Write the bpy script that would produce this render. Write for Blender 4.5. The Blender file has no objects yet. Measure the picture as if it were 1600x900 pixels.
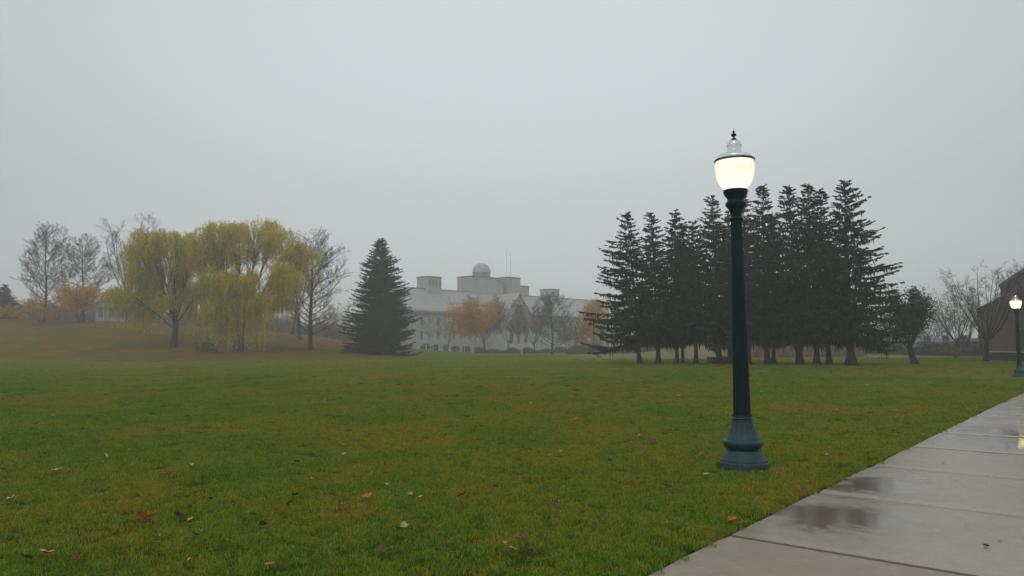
import bpy, math, random
import numpy as np
from mathutils import Matrix, Vector, Euler

PI = math.pi
S = bpy.context.scene
COL = S.collection
R = math.radians

# ------------------------------------------------------------------ camera
FPX = 1155.0                      # focal length in pixels of the 1600 px wide photograph
CAM_H = 1.5
PITCH, ROLL = R(4.45), R(0.35)
cam_d = bpy.data.cameras.new('camera')
cam_d.sensor_width = 36.0
cam_d.lens = FPX / 1600 * 36.0
cam_d.clip_start, cam_d.clip_end = 0.05, 3000
cam = bpy.data.objects.new('camera', cam_d)
COL.objects.link(cam)
cam_m = Matrix.Rotation(PI / 2 + PITCH, 4, 'X') @ Matrix.Rotation(-ROLL, 4, 'Z')
cam.matrix_world = Matrix.Translation((0, 0, CAM_H)) @ cam_m
S.camera = cam

# ------------------------------------------------------------------ world, sun, exposure
SUN_EL, SUN_ROT = R(48), R(200)
w = bpy.data.worlds.new('World')
S.world = w
w.use_nodes = True
nt = w.node_tree
nt.nodes.clear()
N = nt.nodes.new
sky = N('ShaderNodeTexSky')
sky.sky_type = 'NISHITA'
sky.sun_disc = False
sky.sun_elevation = SUN_EL
sky.sun_rotation = SUN_ROT
sky.air_density, sky.dust_density, sky.ozone_density = 1.0, 6.0, 1.0
bw = N('ShaderNodeRGBToBW')
nt.links.new(sky.outputs[0], bw.inputs[0])
tc = N('ShaderNodeTexCoord')
sp = N('ShaderNodeSeparateXYZ')
nt.links.new(tc.outputs['Generated'], sp.inputs[0])
ramp = N('ShaderNodeValToRGB')           # overcast cloud deck: pale at the horizon, greyer overhead
nt.links.new(sp.outputs['Z'], ramp.inputs[0])
ramp.color_ramp.elements[0].position = 0.0
ramp.color_ramp.elements[0].color = (0.690, 0.725, 0.735, 1)
ramp.color_ramp.elements[1].position = 1.0
ramp.color_ramp.elements[1].color = (0.92, 0.96, 0.98, 1)
for p_, c_ in ((0.18, (0.620, 0.660, 0.684)), (0.34, (0.700, 0.752, 0.780)), (0.46, (0.735, 0.785, 0.808)), (0.7, (0.82, 0.86, 0.88))):
    e = ramp.color_ramp.elements.new(p_)
    e.color = (*c_, 1)
sc = N('ShaderNodeMix')
sc.data_type = 'RGBA'
sc.blend_type = 'MULTIPLY'
sc.inputs['Factor'].default_value = 1.0
nt.links.new(ramp.outputs[0], sc.inputs[6])
# lens vignette put into the sky colour: brighter straight ahead, dimmer to the sides
lobe = N('ShaderNodeVectorMath'); lobe.operation = 'DOT_PRODUCT'; lobe.inputs[1].default_value = (0.0, 1.0, 0.0)
nt.links.new(tc.outputs['Generated'], lobe.inputs[0])
lm = N('ShaderNodeMapRange'); lm.interpolation_type = 'SMOOTHSTEP'
lm.inputs[1].default_value = .70; lm.inputs[2].default_value = 1.0; lm.inputs[3].default_value = 8.0; lm.inputs[4].default_value = 10.2
nt.links.new(lobe.outputs['Value'], lm.inputs[0])
nt.links.new(lm.outputs[0], sc.inputs[7])
mx = N('ShaderNodeMix')
mx.data_type = 'RGBA'
mx.inputs['Factor'].default_value = 0.96  # the deck hides almost all of the blue sky above it
nt.links.new(bw.outputs[0], mx.inputs[6])
nt.links.new(sc.outputs[2], mx.inputs[7])
bg = N('ShaderNodeBackground')
bg.inputs['Strength'].default_value = 0.1
nt.links.new(mx.outputs[2], bg.inputs['Color'])
wo = N('ShaderNodeOutputWorld')
nt.links.new(bg.outputs[0], wo.inputs[0])

sun_d = bpy.data.lights.new('sun', 'SUN')
sun_d.energy = 0.5
sun_d.angle = R(60)
sun_d.color = (1.0, 0.98, 0.95)
sun = bpy.data.objects.new('sun', sun_d)
COL.objects.link(sun)
sun_dir = Vector((math.sin(SUN_ROT) * math.cos(SUN_EL), math.cos(SUN_ROT) * math.cos(SUN_EL), math.sin(SUN_EL)))
sun.rotation_euler = sun_dir.to_track_quat('Z', 'Y').to_euler()

S.view_settings.view_transform = 'Standard'
S.view_settings.look = 'None'
S.view_settings.exposure = 0.0
S.view_settings.gamma = 1.0
S.view_settings.use_curve_mapping = False
S.cycles.use_denoising = True
S.cycles.volume_bounces = 2
S.cycles.max_bounces = 8
S.cycles.diffuse_bounces = 3
S.cycles.glossy_bounces = 3
S.cycles.transparent_max_bounces = 12
S.cycles.sample_clamp_indirect = 4.0

# ------------------------------------------------------------------ helpers: terrain and pixels
def sstep(a, b, v):
    t = np.clip((v - a) / (b - a), 0, 1)
    return t * t * (3 - 2 * t)

_RX = np.array([-400, -140, -86, -72, -57, -46, -38, -32, -26, -17, -6])
_RZ = np.array([9.0, 8.0, 6.7, 6.2, 5.1, 4.1, 3.3, 2.6, 1.7, 0.7, 0.0])

DIP = .26
def terrain(x, y):
    x = np.asarray(x, float); y = np.asarray(y, float)
    ridge = np.interp(x, _RX, _RZ)
    wob = 0.25 * np.sin(x * 0.11 + 1.0) + 0.15 * np.sin(x * 0.27)
    z = ridge * sstep(80, 124 + 6 * np.sin(x * .05), y) + wob * sstep(90, 130, y) * sstep(-10, -30, x)
    z = z - 2.6 * sstep(148, 200, y) * sstep(-70, -30, x)          # falls away towards the big building
    z = z + 1.5 * sstep(80, 100, y) * sstep(20, 30, x) * sstep(50, 42, x) * sstep(140, 120, y)   # low bank behind the spruce row
    z = z + 0.05 * np.sin(x * .19 + y * .07) * sstep(14, 30, y) * (1 - sstep(25, 38, x))
    z = z - DIP * np.exp(-(((x - 25.2) / 7.0) ** 2 + ((y - 36.8) / 7.0) ** 2))      # shallow hollow at the far lamp
    return z

def th(x, y):
    return float(terrain(x, y))

CM3 = cam_m.to_3x3()
def ray(px, py):
    d = CM3 @ Vector(((px - 800) / FPX, (450 - py) / FPX, -1.0))
    return d / d.y                       # unit depth along +Y

def at(px, py, Y):
    d = ray(px, py)
    return Vector((d.x * Y, Y, CAM_H + d.z * Y))

def G(px, py, ymax=400):
    """where the ray through a pixel meets the ground"""
    d = ray(px, py)
    ys = np.concatenate([np.linspace(3, 40, 1500), np.linspace(40, ymax, 2500)])
    below = (CAM_H + d.z * ys) < terrain(d.x * ys, ys)
    k = int(np.argmax(below)) if below.any() else len(ys) - 1
    Y = ys[k]
    return Vector((d.x * Y, Y, th(d.x * Y, Y)))

def base(px, Y):
    """ground point seen in pixel column px at depth Y"""
    x = ray(px, 548).x * Y
    return Vector((x, Y, th(x, Y)))

def top_z(px, py, Y):
    return at(px, py, Y).z

# ------------------------------------------------------------------ helpers: materials
def new_mat(name):
    m = bpy.data.materials.new(name)
    m.use_nodes = True
    m.node_tree.nodes.clear()
    return m, m.node_tree

def nd(nt, typ, **kw):
    n = nt.nodes.new(typ)
    for k, v in kw.items():
        if k in n.inputs.keys():
            n.inputs[k].default_value = v
        else:
            setattr(n, k, v)
    return n

def out(nt, sock):
    o = nt.nodes.new('ShaderNodeOutputMaterial')
    nt.links.new(sock, o.inputs['Surface'])

def noise(nt, vec, scale, detail=4, rough=.55, dist=0.0):
    n = nd(nt, 'ShaderNodeTexNoise')
    n.inputs['Scale'].default_value = scale
    n.inputs['Detail'].default_value = detail
    n.inputs['Roughness'].default_value = rough
    n.inputs['Distortion'].default_value = dist
    nt.links.new(vec, n.inputs['Vector'])
    return n.outputs['Fac']

def cramp(nt, fac, stops):
    r = nd(nt, 'ShaderNodeValToRGB')
    nt.links.new(fac, r.inputs[0])
    e = r.color_ramp.elements
    e[0].position, e[0].color = stops[0][0], (*stops[0][1], 1)
    e[1].position, e[1].color = stops[-1][0], (*stops[-1][1], 1)
    for p_, c_ in stops[1:-1]:
        q = e.new(p_); q.color = (*c_, 1)
    return r.outputs[0]

def mixc(nt, f, a, b, blend='MIX'):
    m = nd(nt, 'ShaderNodeMix', data_type='RGBA', blend_type=blend)
    for s, v in ((m.inputs['Factor'], f), (m.inputs[6], a), (m.inputs[7], b)):
        if hasattr(v, 'node'): nt.links.new(v, s)
        elif isinstance(v, (int, float)): s.default_value = v
        else: s.default_value = (*v, 1)
    return m.outputs[2]

def mth(nt, op, a, b=0.0, clamp=False):
    m = nd(nt, 'ShaderNodeMath', operation=op, use_clamp=clamp)
    for s, v in ((m.inputs[0], a), (m.inputs[1], b)):
        if hasattr(v, 'node'): nt.links.new(v, s)
        else: s.default_value = v
    return m.outputs[0]

def geo_pos(nt, scale=(1, 1, 1)):
    g = nd(nt, 'ShaderNodeNewGeometry')
    mp = nd(nt, 'ShaderNodeMapping')
    mp.inputs['Scale'].default_value = scale
    nt.links.new(g.outputs['Position'], mp.inputs['Vector'])
    return mp.outputs[0]

def bump(nt, h, strength, dist=0.02):
    b = nd(nt, 'ShaderNodeBump')
    b.inputs['Strength'].default_value = strength
    b.inputs['Distance'].default_value = dist
    nt.links.new(h, b.inputs['Height'])
    return b.outputs[0]

def principled(nt, color, rough=.8, spec=.3, metallic=0, normal=None):
    p = nd(nt, 'ShaderNodeBsdfPrincipled')
    if hasattr(color, 'node'): nt.links.new(color, p.inputs['Base Color'])
    else: p.inputs['Base Color'].default_value = (*color, 1)
    if hasattr(rough, 'node'): nt.links.new(rough, p.inputs['Roughness'])
    else: p.inputs['Roughness'].default_value = rough
    p.inputs['Specular IOR Level'].default_value = spec
    p.inputs['Metallic'].default_value = metallic
    if normal is not None: nt.links.new(normal, p.inputs['Normal'])
    return p.outputs[0]

def noisy(name, c1, c2, scale=3, rough=.8, spec=.3, bs=.3, metallic=0, stretch=(1, 1, 1), bd=.02):
    m, t = new_mat(name)
    v = geo_pos(t, stretch)
    n = noise(t, v, scale, 6, .6)
    c = cramp(t, n, [(.3, c1), (.7, c2)])
    out(t, principled(t, c, rough, spec, metallic, bump(t, noise(t, v, scale * 4, 5), bs, bd)))
    return m

def leafmat(name, stops, trans=.35, scale=.25):
    """leaf colours by the tint stored on every leaf, drifting slowly through the crown"""
    m, t = new_mat(name)
    a = nd(t, 'ShaderNodeAttribute', attribute_name='tint')
    n = noise(t, geo_pos(t), scale, 2)
    f = mth(t, 'ADD', a.outputs['Fac'], mth(t, 'MULTIPLY', mth(t, 'SUBTRACT', n, .5), .7), True)
    c = cramp(t, f, stops)
    d = nd(t, 'ShaderNodeBsdfDiffuse'); t.links.new(c, d.inputs[0])
    tr = nd(t, 'ShaderNodeBsdfTranslucent'); t.links.new(c, tr.inputs[0])
    mx = nd(t, 'ShaderNodeMixShader'); mx.inputs[0].default_value = trans
    t.links.new(d.outputs[0], mx.inputs[1]); t.links.new(tr.outputs[0], mx.inputs[2])
    out(t, mx.outputs[0])
    return m

def grass_color(t):
    """patchy autumn lawn colour in world coordinates, shared by turf sheet and blades"""
    v = geo_pos(t, (1, 1, 0.0))
    big = noise(t, v, .055, 4, .6, .6)
    mid = noise(t, v, .45, 5, .6, .8)
    fine = noise(t, v, 5.5, 3, .6)
    f = mth(t, 'ADD', mth(t, 'MULTIPLY', big, .38), mth(t, 'ADD', mth(t, 'MULTIPLY', mid, .36), mth(t, 'MULTIPLY', fine, .26)))
    return cramp(t, f, GRASS_STOPS), v

GRASS_STOPS = [(.40, (.064, .170, .006)), (.465, (.112, .196, .006)), (.515, (.172, .204, .007)), (.568, (.232, .194, .011)), (.628, (.258, .160, .022))]

# --- ground
PU, PV = Vector((0.6385, 0.7696)), Vector((0.7696, -0.6385))       # along the path / across it
EDGE0 = Vector((1.685, 5.90))                                        # a point on the left edge
PATH_W = 3.6
def path_coords(x, y):
    dx, dy = x - EDGE0.x, y - EDGE0.y
    return dx * PU.x + dy * PU.y, dx * PV.x + dy * PV.y

mat_ground, t = new_mat('turf')
gc, gv = grass_color(t)
gc = mixc(t, 1.0, gc, (.64, .64, .64), 'MULTIPLY')
ab = nd(t, 'ShaderNodeAttribute', attribute_name='brown')
at_ = nd(t, 'ShaderNodeAttribute', attribute_name='tan')
hn = noise(t, geo_pos(t, (1, 1, 1)), .35, 6, .65, .5)
hf = noise(t, geo_pos(t), 2.2, 4, .7)
hill_c = cramp(t, mth(t, 'ADD', mth(t, 'MULTIPLY', hn, .6), mth(t, 'MULTIPLY', hf, .4)),
               [(.40, (.060, .062, .006)), (.46, (.108, .072, .006)), (.53, (.150, .080, .008)), (.61, (.200, .125, .014))])
tan_c = cramp(t, hn, [(.35, (.10, .10, .035)), (.5, (.20, .165, .07)), (.65, (.27, .20, .11))])
edge_n = mth(t, 'MULTIPLY', mth(t, 'SUBTRACT', hn, .5), 1.6)
fb = mth(t, 'ADD', ab.outputs['Fac'], mth(t, 'MULTIPLY', edge_n, mth(t, 'MULTIPLY', ab.outputs['Fac'], 1.2)), True)
ft = mth(t, 'ADD', at_.outputs['Fac'], mth(t, 'MULTIPLY', edge_n, mth(t, 'MULTIPLY', at_.outputs['Fac'], 1.5)), True)
c = mixc(t, fb, gc, hill_c)
c = mixc(t, ft, c, tan_c)
asoil = nd(t, 'ShaderNodeAttribute', attribute_name='soil')
# bare wet soil right along the slab edges and under the slabs
g = nd(t, 'ShaderNodeNewGeometry')
dv = nd(t, 'ShaderNodeVectorMath', operation='SUBTRACT'); dv.inputs[1].default_value = (EDGE0.x, EDGE0.y, 0)
t.links.new(g.outputs['Position'], dv.inputs[0])
dp = nd(t, 'ShaderNodeVectorMath', operation='DOT_PRODUCT'); dp.inputs[1].default_value = (PV.x, PV.y, 0)
t.links.new(dv.outputs[0], dp.inputs[0])
lat = mth(t, 'SUBTRACT', mth(t, 'ABSOLUTE', mth(t, 'SUBTRACT', dp.outputs['Value'], PATH_W / 2)), PATH_W / 2 + .055)
soilf = mth(t, 'LESS_THAN', mth(t, 'ADD', lat, mth(t, 'MULTIPLY', mth(t, 'SUBTRACT', noise(t, geo_pos(t), 16, 4, .7), .5), .12)), 0.0)
thatch = nd(t, 'ShaderNodeAttribute', attribute_name='soil')      # dark thatch and earth between the blades of the near lawn
c = mixc(t, mth(t, 'MULTIPLY', thatch.outputs['Fac'], .62), c, (.030, .030, .008))
c = mixc(t, soilf, c, (.022, .016, .011))
out(t, principled(t, c, 1.0, .02, 0, bump(t, noise(t, geo_pos(t), 14, 6, .7), .9, .05)))

mat_blade, t = new_mat('grass_blades')
gc, _ = grass_color(t)
oi = nd(t, 'ShaderNodeObjectInfo')
a = nd(t, 'ShaderNodeAttribute', attribute_name='tint')
gc = mixc(t, mth(t, 'MULTIPLY', mth(t, 'POWER', a.outputs['Fac'], 5.0), .9), gc, (.24, .19, .085))
hs = nd(t, 'ShaderNodeHueSaturation')
t.links.new(gc, hs.inputs['Color'])
t.links.new(mth(t, 'MULTIPLY', mth(t, 'ADD', .98, mth(t, 'MULTIPLY', a.outputs['Fac'], .66)), mth(t, 'ADD', .52, mth(t, 'MULTIPLY', noise(t, geo_pos(t, (1, 1, 0)), 17, 3, .7), 1.0))), hs.inputs['Value'])
gc = hs.outputs[0]
pr = principled(t, gc, .6, .04)
tr = nd(t, 'ShaderNodeBsdfTranslucent'); t.links.new(gc, tr.inputs[0])
ms = nd(t, 'ShaderNodeMixShader'); ms.inputs[0].default_value = .3
t.links.new(pr, ms.inputs[1]); t.links.new(tr.outputs[0], ms.inputs[2])
out(t, ms.outputs[0])

# --- wet concrete
mat_path, t = new_mat('wet_concrete')
v = geo_pos(t)
n1 = noise(t, v, .9, 5, .6, .3)
n2 = noise(t, v, 120, 3, .8)
n3 = noise(t, v, 7, 5, .65)
film = noise(t, geo_pos(t, (1, 1, 1)), 1.6, 4, .6, 1.2)
cc = cramp(t, mth(t, 'ADD', mth(t, 'MULTIPLY', n1, .55), mth(t, 'MULTIPLY', n3, .45)), [(.3, (.190, .156, .106)), (.5, (.248, .205, .148)), (.7, (.300, .252, .186))])
vor = nd(t, 'ShaderNodeTexVoronoi'); vor.inputs['Scale'].default_value = 55
t.links.new(v, vor.inputs['Vector'])
speck = mth(t, 'MULTIPLY', mth(t, 'LESS_THAN', vor.outputs['Distance'], .20), mth(t, 'GREATER_THAN', noise(t, v, 23, 2), .55))
cc = mixc(t, mth(t, 'MULTIPLY', speck, .7), cc, (.52, .46, .38))
cc = mixc(t, mth(t, 'MULTIPLY', mth(t, 'LESS_THAN', n2, .40), .35), cc, (.07, .06, .05))
ay = nd(t, 'ShaderNodeAttribute', attribute_name='drier')
# a shallow puddle near the lamp and thinner films elsewhere
def blob(cx, cy, rx, ry):
    s1 = nd(t, 'ShaderNodeVectorMath', operation='SUBTRACT'); s1.inputs[1].default_value = (cx, cy, 0.02)
    t.links.new(v, s1.inputs[0])
    m1 = nd(t, 'ShaderNodeVectorMath', operation='MULTIPLY'); m1.inputs[1].default_value = (1 / rx, 1 / ry, 0)
    t.links.new(s1.outputs[0], m1.inputs[0])
    l1 = nd(t, 'ShaderNodeVectorMath', operation='LENGTH'); t.links.new(m1.outputs[0], l1.inputs[0])
    return mth(t, 'SUBTRACT', 1.0, l1.outputs['Value'], True)
pud = mth(t, 'ADD', blob(2.75, 6.45, 1.0, .8), mth(t, 'MULTIPLY', blob(3.6, 7.9, .9, .6), .8))
pud = mth(t, 'ADD', pud, mth(t, 'MULTIPLY', blob(7.8, 11.2, 1.9, 2.8), .8))
pf = mth(t, 'MULTIPLY', mth(t, 'ADD', pud, mth(t, 'MULTIPLY', mth(t, 'SUBTRACT', film, .5), 2.6)), mth(t, 'GREATER_THAN', pud, .001))
wet = nd(t, 'ShaderNodeMapRange'); wet.inputs[1].default_value = .16; wet.inputs[2].default_value = .62
t.links.new(pf, wet.inputs[0])
wetf = mth(t, 'MULTIPLY', wet.outputs[0], mth(t, 'SUBTRACT', 1.0, ay.outputs['Fac']))
cc = mixc(t, mth(t, 'MULTIPLY', wetf, .62), cc, (.085, .062, .042))  # wet concrete tone, darkened further to paint in the brown tree reflections
rbase = nd(t, 'ShaderNodeMapRange'); rbase.inputs[1].default_value = .3; rbase.inputs[2].default_value = .7
rbase.inputs[3].default_value = .12; rbase.inputs[4].default_value = .30
t.links.new(film, rbase.inputs[0])
rr = mth(t, 'ADD', rbase.outputs[0], mth(t, 'MULTIPLY', ay.outputs['Fac'], .35))
rr = mth(t, 'MULTIPLY', rr, mth(t, 'SUBTRACT', 1.0, mth(t, 'MULTIPLY', wetf, .90)))
bstr = nd(t, 'ShaderNodeBump'); bstr.inputs['Distance'].default_value = .004
t.links.new(mth(t, 'MULTIPLY', mth(t, 'ADD', n2, mth(t, 'MULTIPLY', n3, .6)), 1.0), bstr.inputs['Height'])
t.links.new(mth(t, 'MULTIPLY', mth(t, 'SUBTRACT', 1.0, mth(t, 'MULTIPLY', wetf, .90)), .26), bstr.inputs['Strength'])
out(t, principled(t, cc, rr, .62, 0, bstr.outputs[0]))

mat_bark = noisy('bark', (.035, .028, .022), (.075, .062, .050), 6, .9, .2, .5, stretch=(1, 1, .25))
mat_bark_pale = noisy('grey_bark', (.085, .075, .070), (.15, .135, .125), 5, .9, .2, .5, stretch=(1, 1, .3))
mat_twig = noisy('twig_bark', (.060, .050, .045), (.11, .092, .085), 2, .9, .1, .1)
mat_twig_red = noisy('reddish_twig_bark', (.11, .070, .062), (.17, .115, .10), 2, .9, .1, .1)
mat_birch = noisy('birch_bark', (.30, .28, .25), (.72, .70, .66), 5, .8, .2, .2, stretch=(1, 1, 2.5))
mat_spruce = leafmat('spruce_needles', [(0, (.010, .031, .012)), (.5, (.026, .056, .020)), (1, (.058, .090, .030))], .15)
mat_spruce_old = leafmat('dry_spruce_needles', [(0, (.030, .038, .016)), (.5, (.056, .060, .022)), (1, (.085, .075, .032))], .15)
mat_willow = leafmat('willow_leaves', [(0, (.30, .33, .012)), (.40, (.54, .51, .014)), (.75, (.74, .60, .018)), (1, (.82, .58, .025))], .45, .12)
mat_willow_gold = leafmat('golden_willow_leaves', [(0, (.48, .44, .012)), (.40, (.70, .55, .015)), (.75, (.83, .55, .018)), (1, (.86, .50, .025))], .45, .12)
mat_orange = leafmat('orange_leaves', [(0, (.36, .15, .028)), (.4, (.60, .26, .030)), (.75, (.72, .38, .040)), (1, (.78, .46, .06))], .4)
mat_gold = leafmat('golden_leaves', [(0, (.55, .32, .055)), (.5, (.70, .44, .08)), (1, (.78, .52, .12))], .4)
mat_rust = leafmat('rust_leaves', [(0, (.12, .055, .035)), (.5, (.22, .11, .06)), (1, (.34, .18, .08))], .3)
mat_pink = leafmat('pinkish_leaves', [(0, (.30, .12, .10)), (.5, (.42, .20, .17)), (1, (.50, .28, .22))], .3)
mat_olive = leafmat('olive_leaves', [(0, (.050, .065, .030)), (.5, (.090, .100, .042)), (1, (.16, .15, .06))], .3)
mat_green = leafmat('dark_green_leaves', [(0, (.022, .042, .020)), (.5, (.042, .070, .030)), (1, (.075, .10, .042))], .3)
mat_pinkbrush = leafmat('pinkish_brush', [(0, (.10, .075, .065)), (.5, (.17, .125, .11)), (1, (.25, .18, .14))], .3)
mat_straw = leafmat('straw_brush', [(0, (.16, .12, .06)), (.5, (.28, .21, .11)), (1, (.40, .27, .17))], .3)
mat_metal = noisy('dark_green_paint', (.0012, .013, .016), (.0028, .021, .025), 9, .45, .16, .08, bd=.003)
mat_metal_base = noisy('lighter_green_paint', (.007, .034, .040), (.018, .054, .062), 14, .42, .32, .15, bd=.003)  # lighter, glossier green for the plinth, bell base and ring
mat_band = noisy('bronze_band', (.06, .05, .035), (.10, .085, .06), 10, .45, .5, .05, .6)

# ------------------------------------------------------------------ helpers: meshes and things
def tag(o, label=None, cat=None, group=None, kind=None):
    if label: o['label'] = label
    if cat: o['category'] = cat
    if group: o['group'] = group
    if kind: o['kind'] = kind
    return o

def empty(name, loc=(0, 0, 0), label=None, cat=None, group=None, rz=0.0):
    o = bpy.data.objects.new(name, None)
    COL.objects.link(o)
    o.location = loc
    o.rotation_euler = (0, 0, rz)
    o.empty_display_size = .3
    return tag(o, label, cat, group)

def link(name, me, parent=None, loc=None):
    o = bpy.data.objects.new(name, me)
    COL.objects.link(o)
    if parent is not None: o.parent = parent
    if loc is not None: o.location = loc
    return o

class MB:
    """collects polygons of any size with material slots and a per-face tint"""
    def __init__(s):
        s.v, s.f, s.m, s.t, s.n, s.sm = [], [], [], [], 0, []
    def add(s, verts, faces, mat=0, tint=None, smooth=False):
        verts = np.asarray(verts, float).reshape(-1, 3)
        faces = np.asarray(faces, np.int64)
        s.v.append(verts); s.f.append(faces + s.n); s.n += len(verts)
        k = len(faces)
        s.m.append(np.full(k, mat) if np.isscalar(mat) else np.asarray(mat))
        s.t.append(np.full(k, .5) if tint is None else (np.full(k, tint) if np.isscalar(tint) else np.asarray(tint)))
        s.sm.append(np.full(k, smooth))
    def build(s, name, mats, parent=None, loc=None, tint=False):
        me = s.mesh(name, mats, tint)
        return link(name, me, parent, loc)
    def mesh(s, name, mats, tint=False):
        me = bpy.data.meshes.new(name)
        V = np.concatenate(s.v)
        me.vertices.add(len(V)); me.vertices.foreach_set('co', V.astype(np.float32).ravel())
        sizes = np.concatenate([np.full(len(f), f.shape[1]) for f in s.f])
        idx = np.concatenate([f.ravel() for f in s.f])
        me.loops.add(len(idx)); me.loops.foreach_set('vertex_index', idx.astype(np.int32))
        starts = np.concatenate([[0], np.cumsum(sizes)[:-1]])
        me.polygons.add(len(sizes))
        me.polygons.foreach_set('loop_start', starts.astype(np.int32))
        me.polygons.foreach_set('loop_total', sizes.astype(np.int32))
        me.polygons.foreach_set('material_index', np.concatenate(s.m).astype(np.int32))
        me.polygons.foreach_set('use_smooth', np.concatenate(s.sm))
        if tint:
            a = me.attributes.new('tint', 'FLOAT', 'FACE')
            a.data.foreach_set('value', np.concatenate(s.t).astype(np.float32))
        for m in (mats if isinstance(mats, (list, tuple)) else [mats]): me.materials.append(m)
        me.update(calc_edges=True)
        me.validate()
        return me
    # shapes
    def box(s, x0, x1, y0, y1, z0, z1, mat=0, M=None, bev=0.0):
        v = np.array([(x, y, z) for z in (z0, z1) for y in (y0, y1) for x in (x0, x1)], float)
        if M is not None: v = v @ np.array(M.to_3x3()).T + np.array(M.translation)
        s.add(v, [(0, 2, 3, 1), (4, 5, 7, 6), (0, 1, 5, 4), (2, 6, 7, 3), (0, 4, 6, 2), (1, 3, 7, 5)], mat)
    def lathe(s, prof, n=32, mat=0, flute=None, smooth=True, c=(0, 0), cap=False):
        a = np.arange(n) * 2 * PI / n
        V = []
        for (r, z) in prof:
            rr = np.full(n, r)
            if flute: rr = r * flute(a, z)
            V.append(np.stack([c[0] + rr * np.cos(a), c[1] + rr * np.sin(a), np.full(n, z)], 1))
        V = np.concatenate(V)
        F = []
        for k in range(len(prof) - 1):
            i = np.arange(n); j = (i + 1) % n
            F.append(np.stack([k * n + i, k * n + j, (k + 1) * n + j, (k + 1) * n + i], 1))
        s.add(V, np.concatenate(F), mat, smooth=smooth)
        if cap:
            s.add(V[-n:], [list(range(n))], mat)
    def tubes(s, P0, P1, R0, R1, k=4, mat=0, tint=None, smooth=True):
        P0 = np.asarray(P0, float).reshape(-1, 3); P1 = np.asarray(P1, float).reshape(-1, 3)
        R0 = np.asarray(R0, float); R1 = np.asarray(R1, float)
        n = len(P0)
        if n == 0: return
        d = P1 - P0
        L = np.linalg.norm(d, axis=1, keepdims=True) + 1e-9
        d /= L
        up = np.where(np.abs(d[:, 2:3]) > .9, np.array([[1., 0, 0]]), np.array([[0, 0, 1.]]))
        u = np.cross(d, up); u /= np.linalg.norm(u, axis=1, keepdims=True) + 1e-9
        w_ = np.cross(d, u)
        a = np.arange(k) * 2 * PI / k
        ring = u[:, None] * np.cos(a)[None, :, None] + w_[:, None] * np.sin(a)[None, :, None]
        V = np.stack([P0[:, None] + ring * R0[:, None, None], P1[:, None] + ring * R1[:, None, None]], 1)
        i = np.arange(k); j = (i + 1) % k
        f = np.stack([i, j, k + j, k + i], 1)
        F = (f[None] + (np.arange(n) * 2 * k)[:, None, None]).reshape(-1, 4)
        s.add(V.reshape(-1, 3), F, mat, None if tint is None else np.repeat(tint, k), smooth)
    def quads(s, C, A, B, mat=0, tint=None):
        """quads with centre C and half axes A, B"""
        V = np.stack([C - A - B, C + A - B, C + A + B, C - A + B], 1).reshape(-1, 3)
        F = np.arange(len(C) * 4).reshape(-1, 4)
        s.add(V, F, mat, tint)
    def leaves(s, rng, P, size, mat=0, tint=None, aspect=.55):
        """pointed, slightly folded leaf faces (kites) at points P"""
        n = len(P)
        if n == 0: return
        A = rng.normal(size=(n, 3)); A /= np.linalg.norm(A, axis=1, keepdims=True)
        B = np.cross(A, rng.normal(size=(n, 3))); B /= np.linalg.norm(B, axis=1, keepdims=True)
        sz = size * rng.uniform(.6, 1.3, n)[:, None]
        V = np.stack([P - A * sz, P - B * sz * aspect, P + A * sz, P + B * sz * aspect], 1).reshape(-1, 3)
        s.add(V, np.arange(n * 4).reshape(-1, 4), mat, rng.uniform(0, 1, n) if tint is None else tint)

# ------------------------------------------------------------------ the ground sheet
def axis(parts):
    a = []
    for lo, hi, st in parts: a.append(np.arange(lo, hi, st))
    a.append([parts[-1][1]])
    return np.concatenate(a)
gx = axis([(-620, -180, 40), (-180, -100, 5), (-100, -10, 1.5), (-10, 25, .5), (25, 80, 1.5), (80, 200, 10), (200, 620, 42)])
gy = axis([(-60, 0, 6), (0, 24, .5), (24, 80, 1.0), (80, 150, 1.5), (150, 260, 5), (260, 700, 40)])
X, Y = np.meshgrid(gx, gy)
rg = np.random.default_rng(5)
Z = terrain(X, Y) 
sp_, sq = path_coords(X, Y)
under = (sq > -.4) & (sq < PATH_W + .4)
Z = np.where(under, Z - .010, Z)
nx, ny = len(gx), len(gy)
I = np.arange(nx * ny).reshape(ny, nx)
F = np.stack([I[:-1, :-1], I[:-1, 1:], I[1:, 1:], I[1:, :-1]], -1).reshape(-1, 4)
mb = MB(); mb.add(np.stack([X, Y, Z], -1).reshape(-1, 3), F, 0, smooth=True)
ground = mb.build('ground', mat_ground)
tag(ground, kind='structure')
brown = sstep(79, 90, Y + 1.5 * np.sin(X * .13)) * sstep(-11, -20, X + 2 * np.sin(Y * .2))
brown = np.maximum(brown, .75 * np.exp(-((Y - 67 - .03 * X) / 1.3) ** 2) * sstep(-24, -32, X))
tan_ = sstep(66, 80, Y + 3 * np.sin(X * .31)) * sstep(0, 8, X - (Y - 70) * .12) * sstep(155, 130, Y)
tan_ = tan_ * sstep(62, 52, X) * .9
me = ground.data
for nm, arr in (('brown', brown), ('tan', tan_), ('soil', 1 - sstep(24, 60, Y))):
    a = me.attributes.new(nm, 'FLOAT', 'POINT'); a.data.foreach_set('value', arr.astype(np.float32).ravel())

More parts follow.
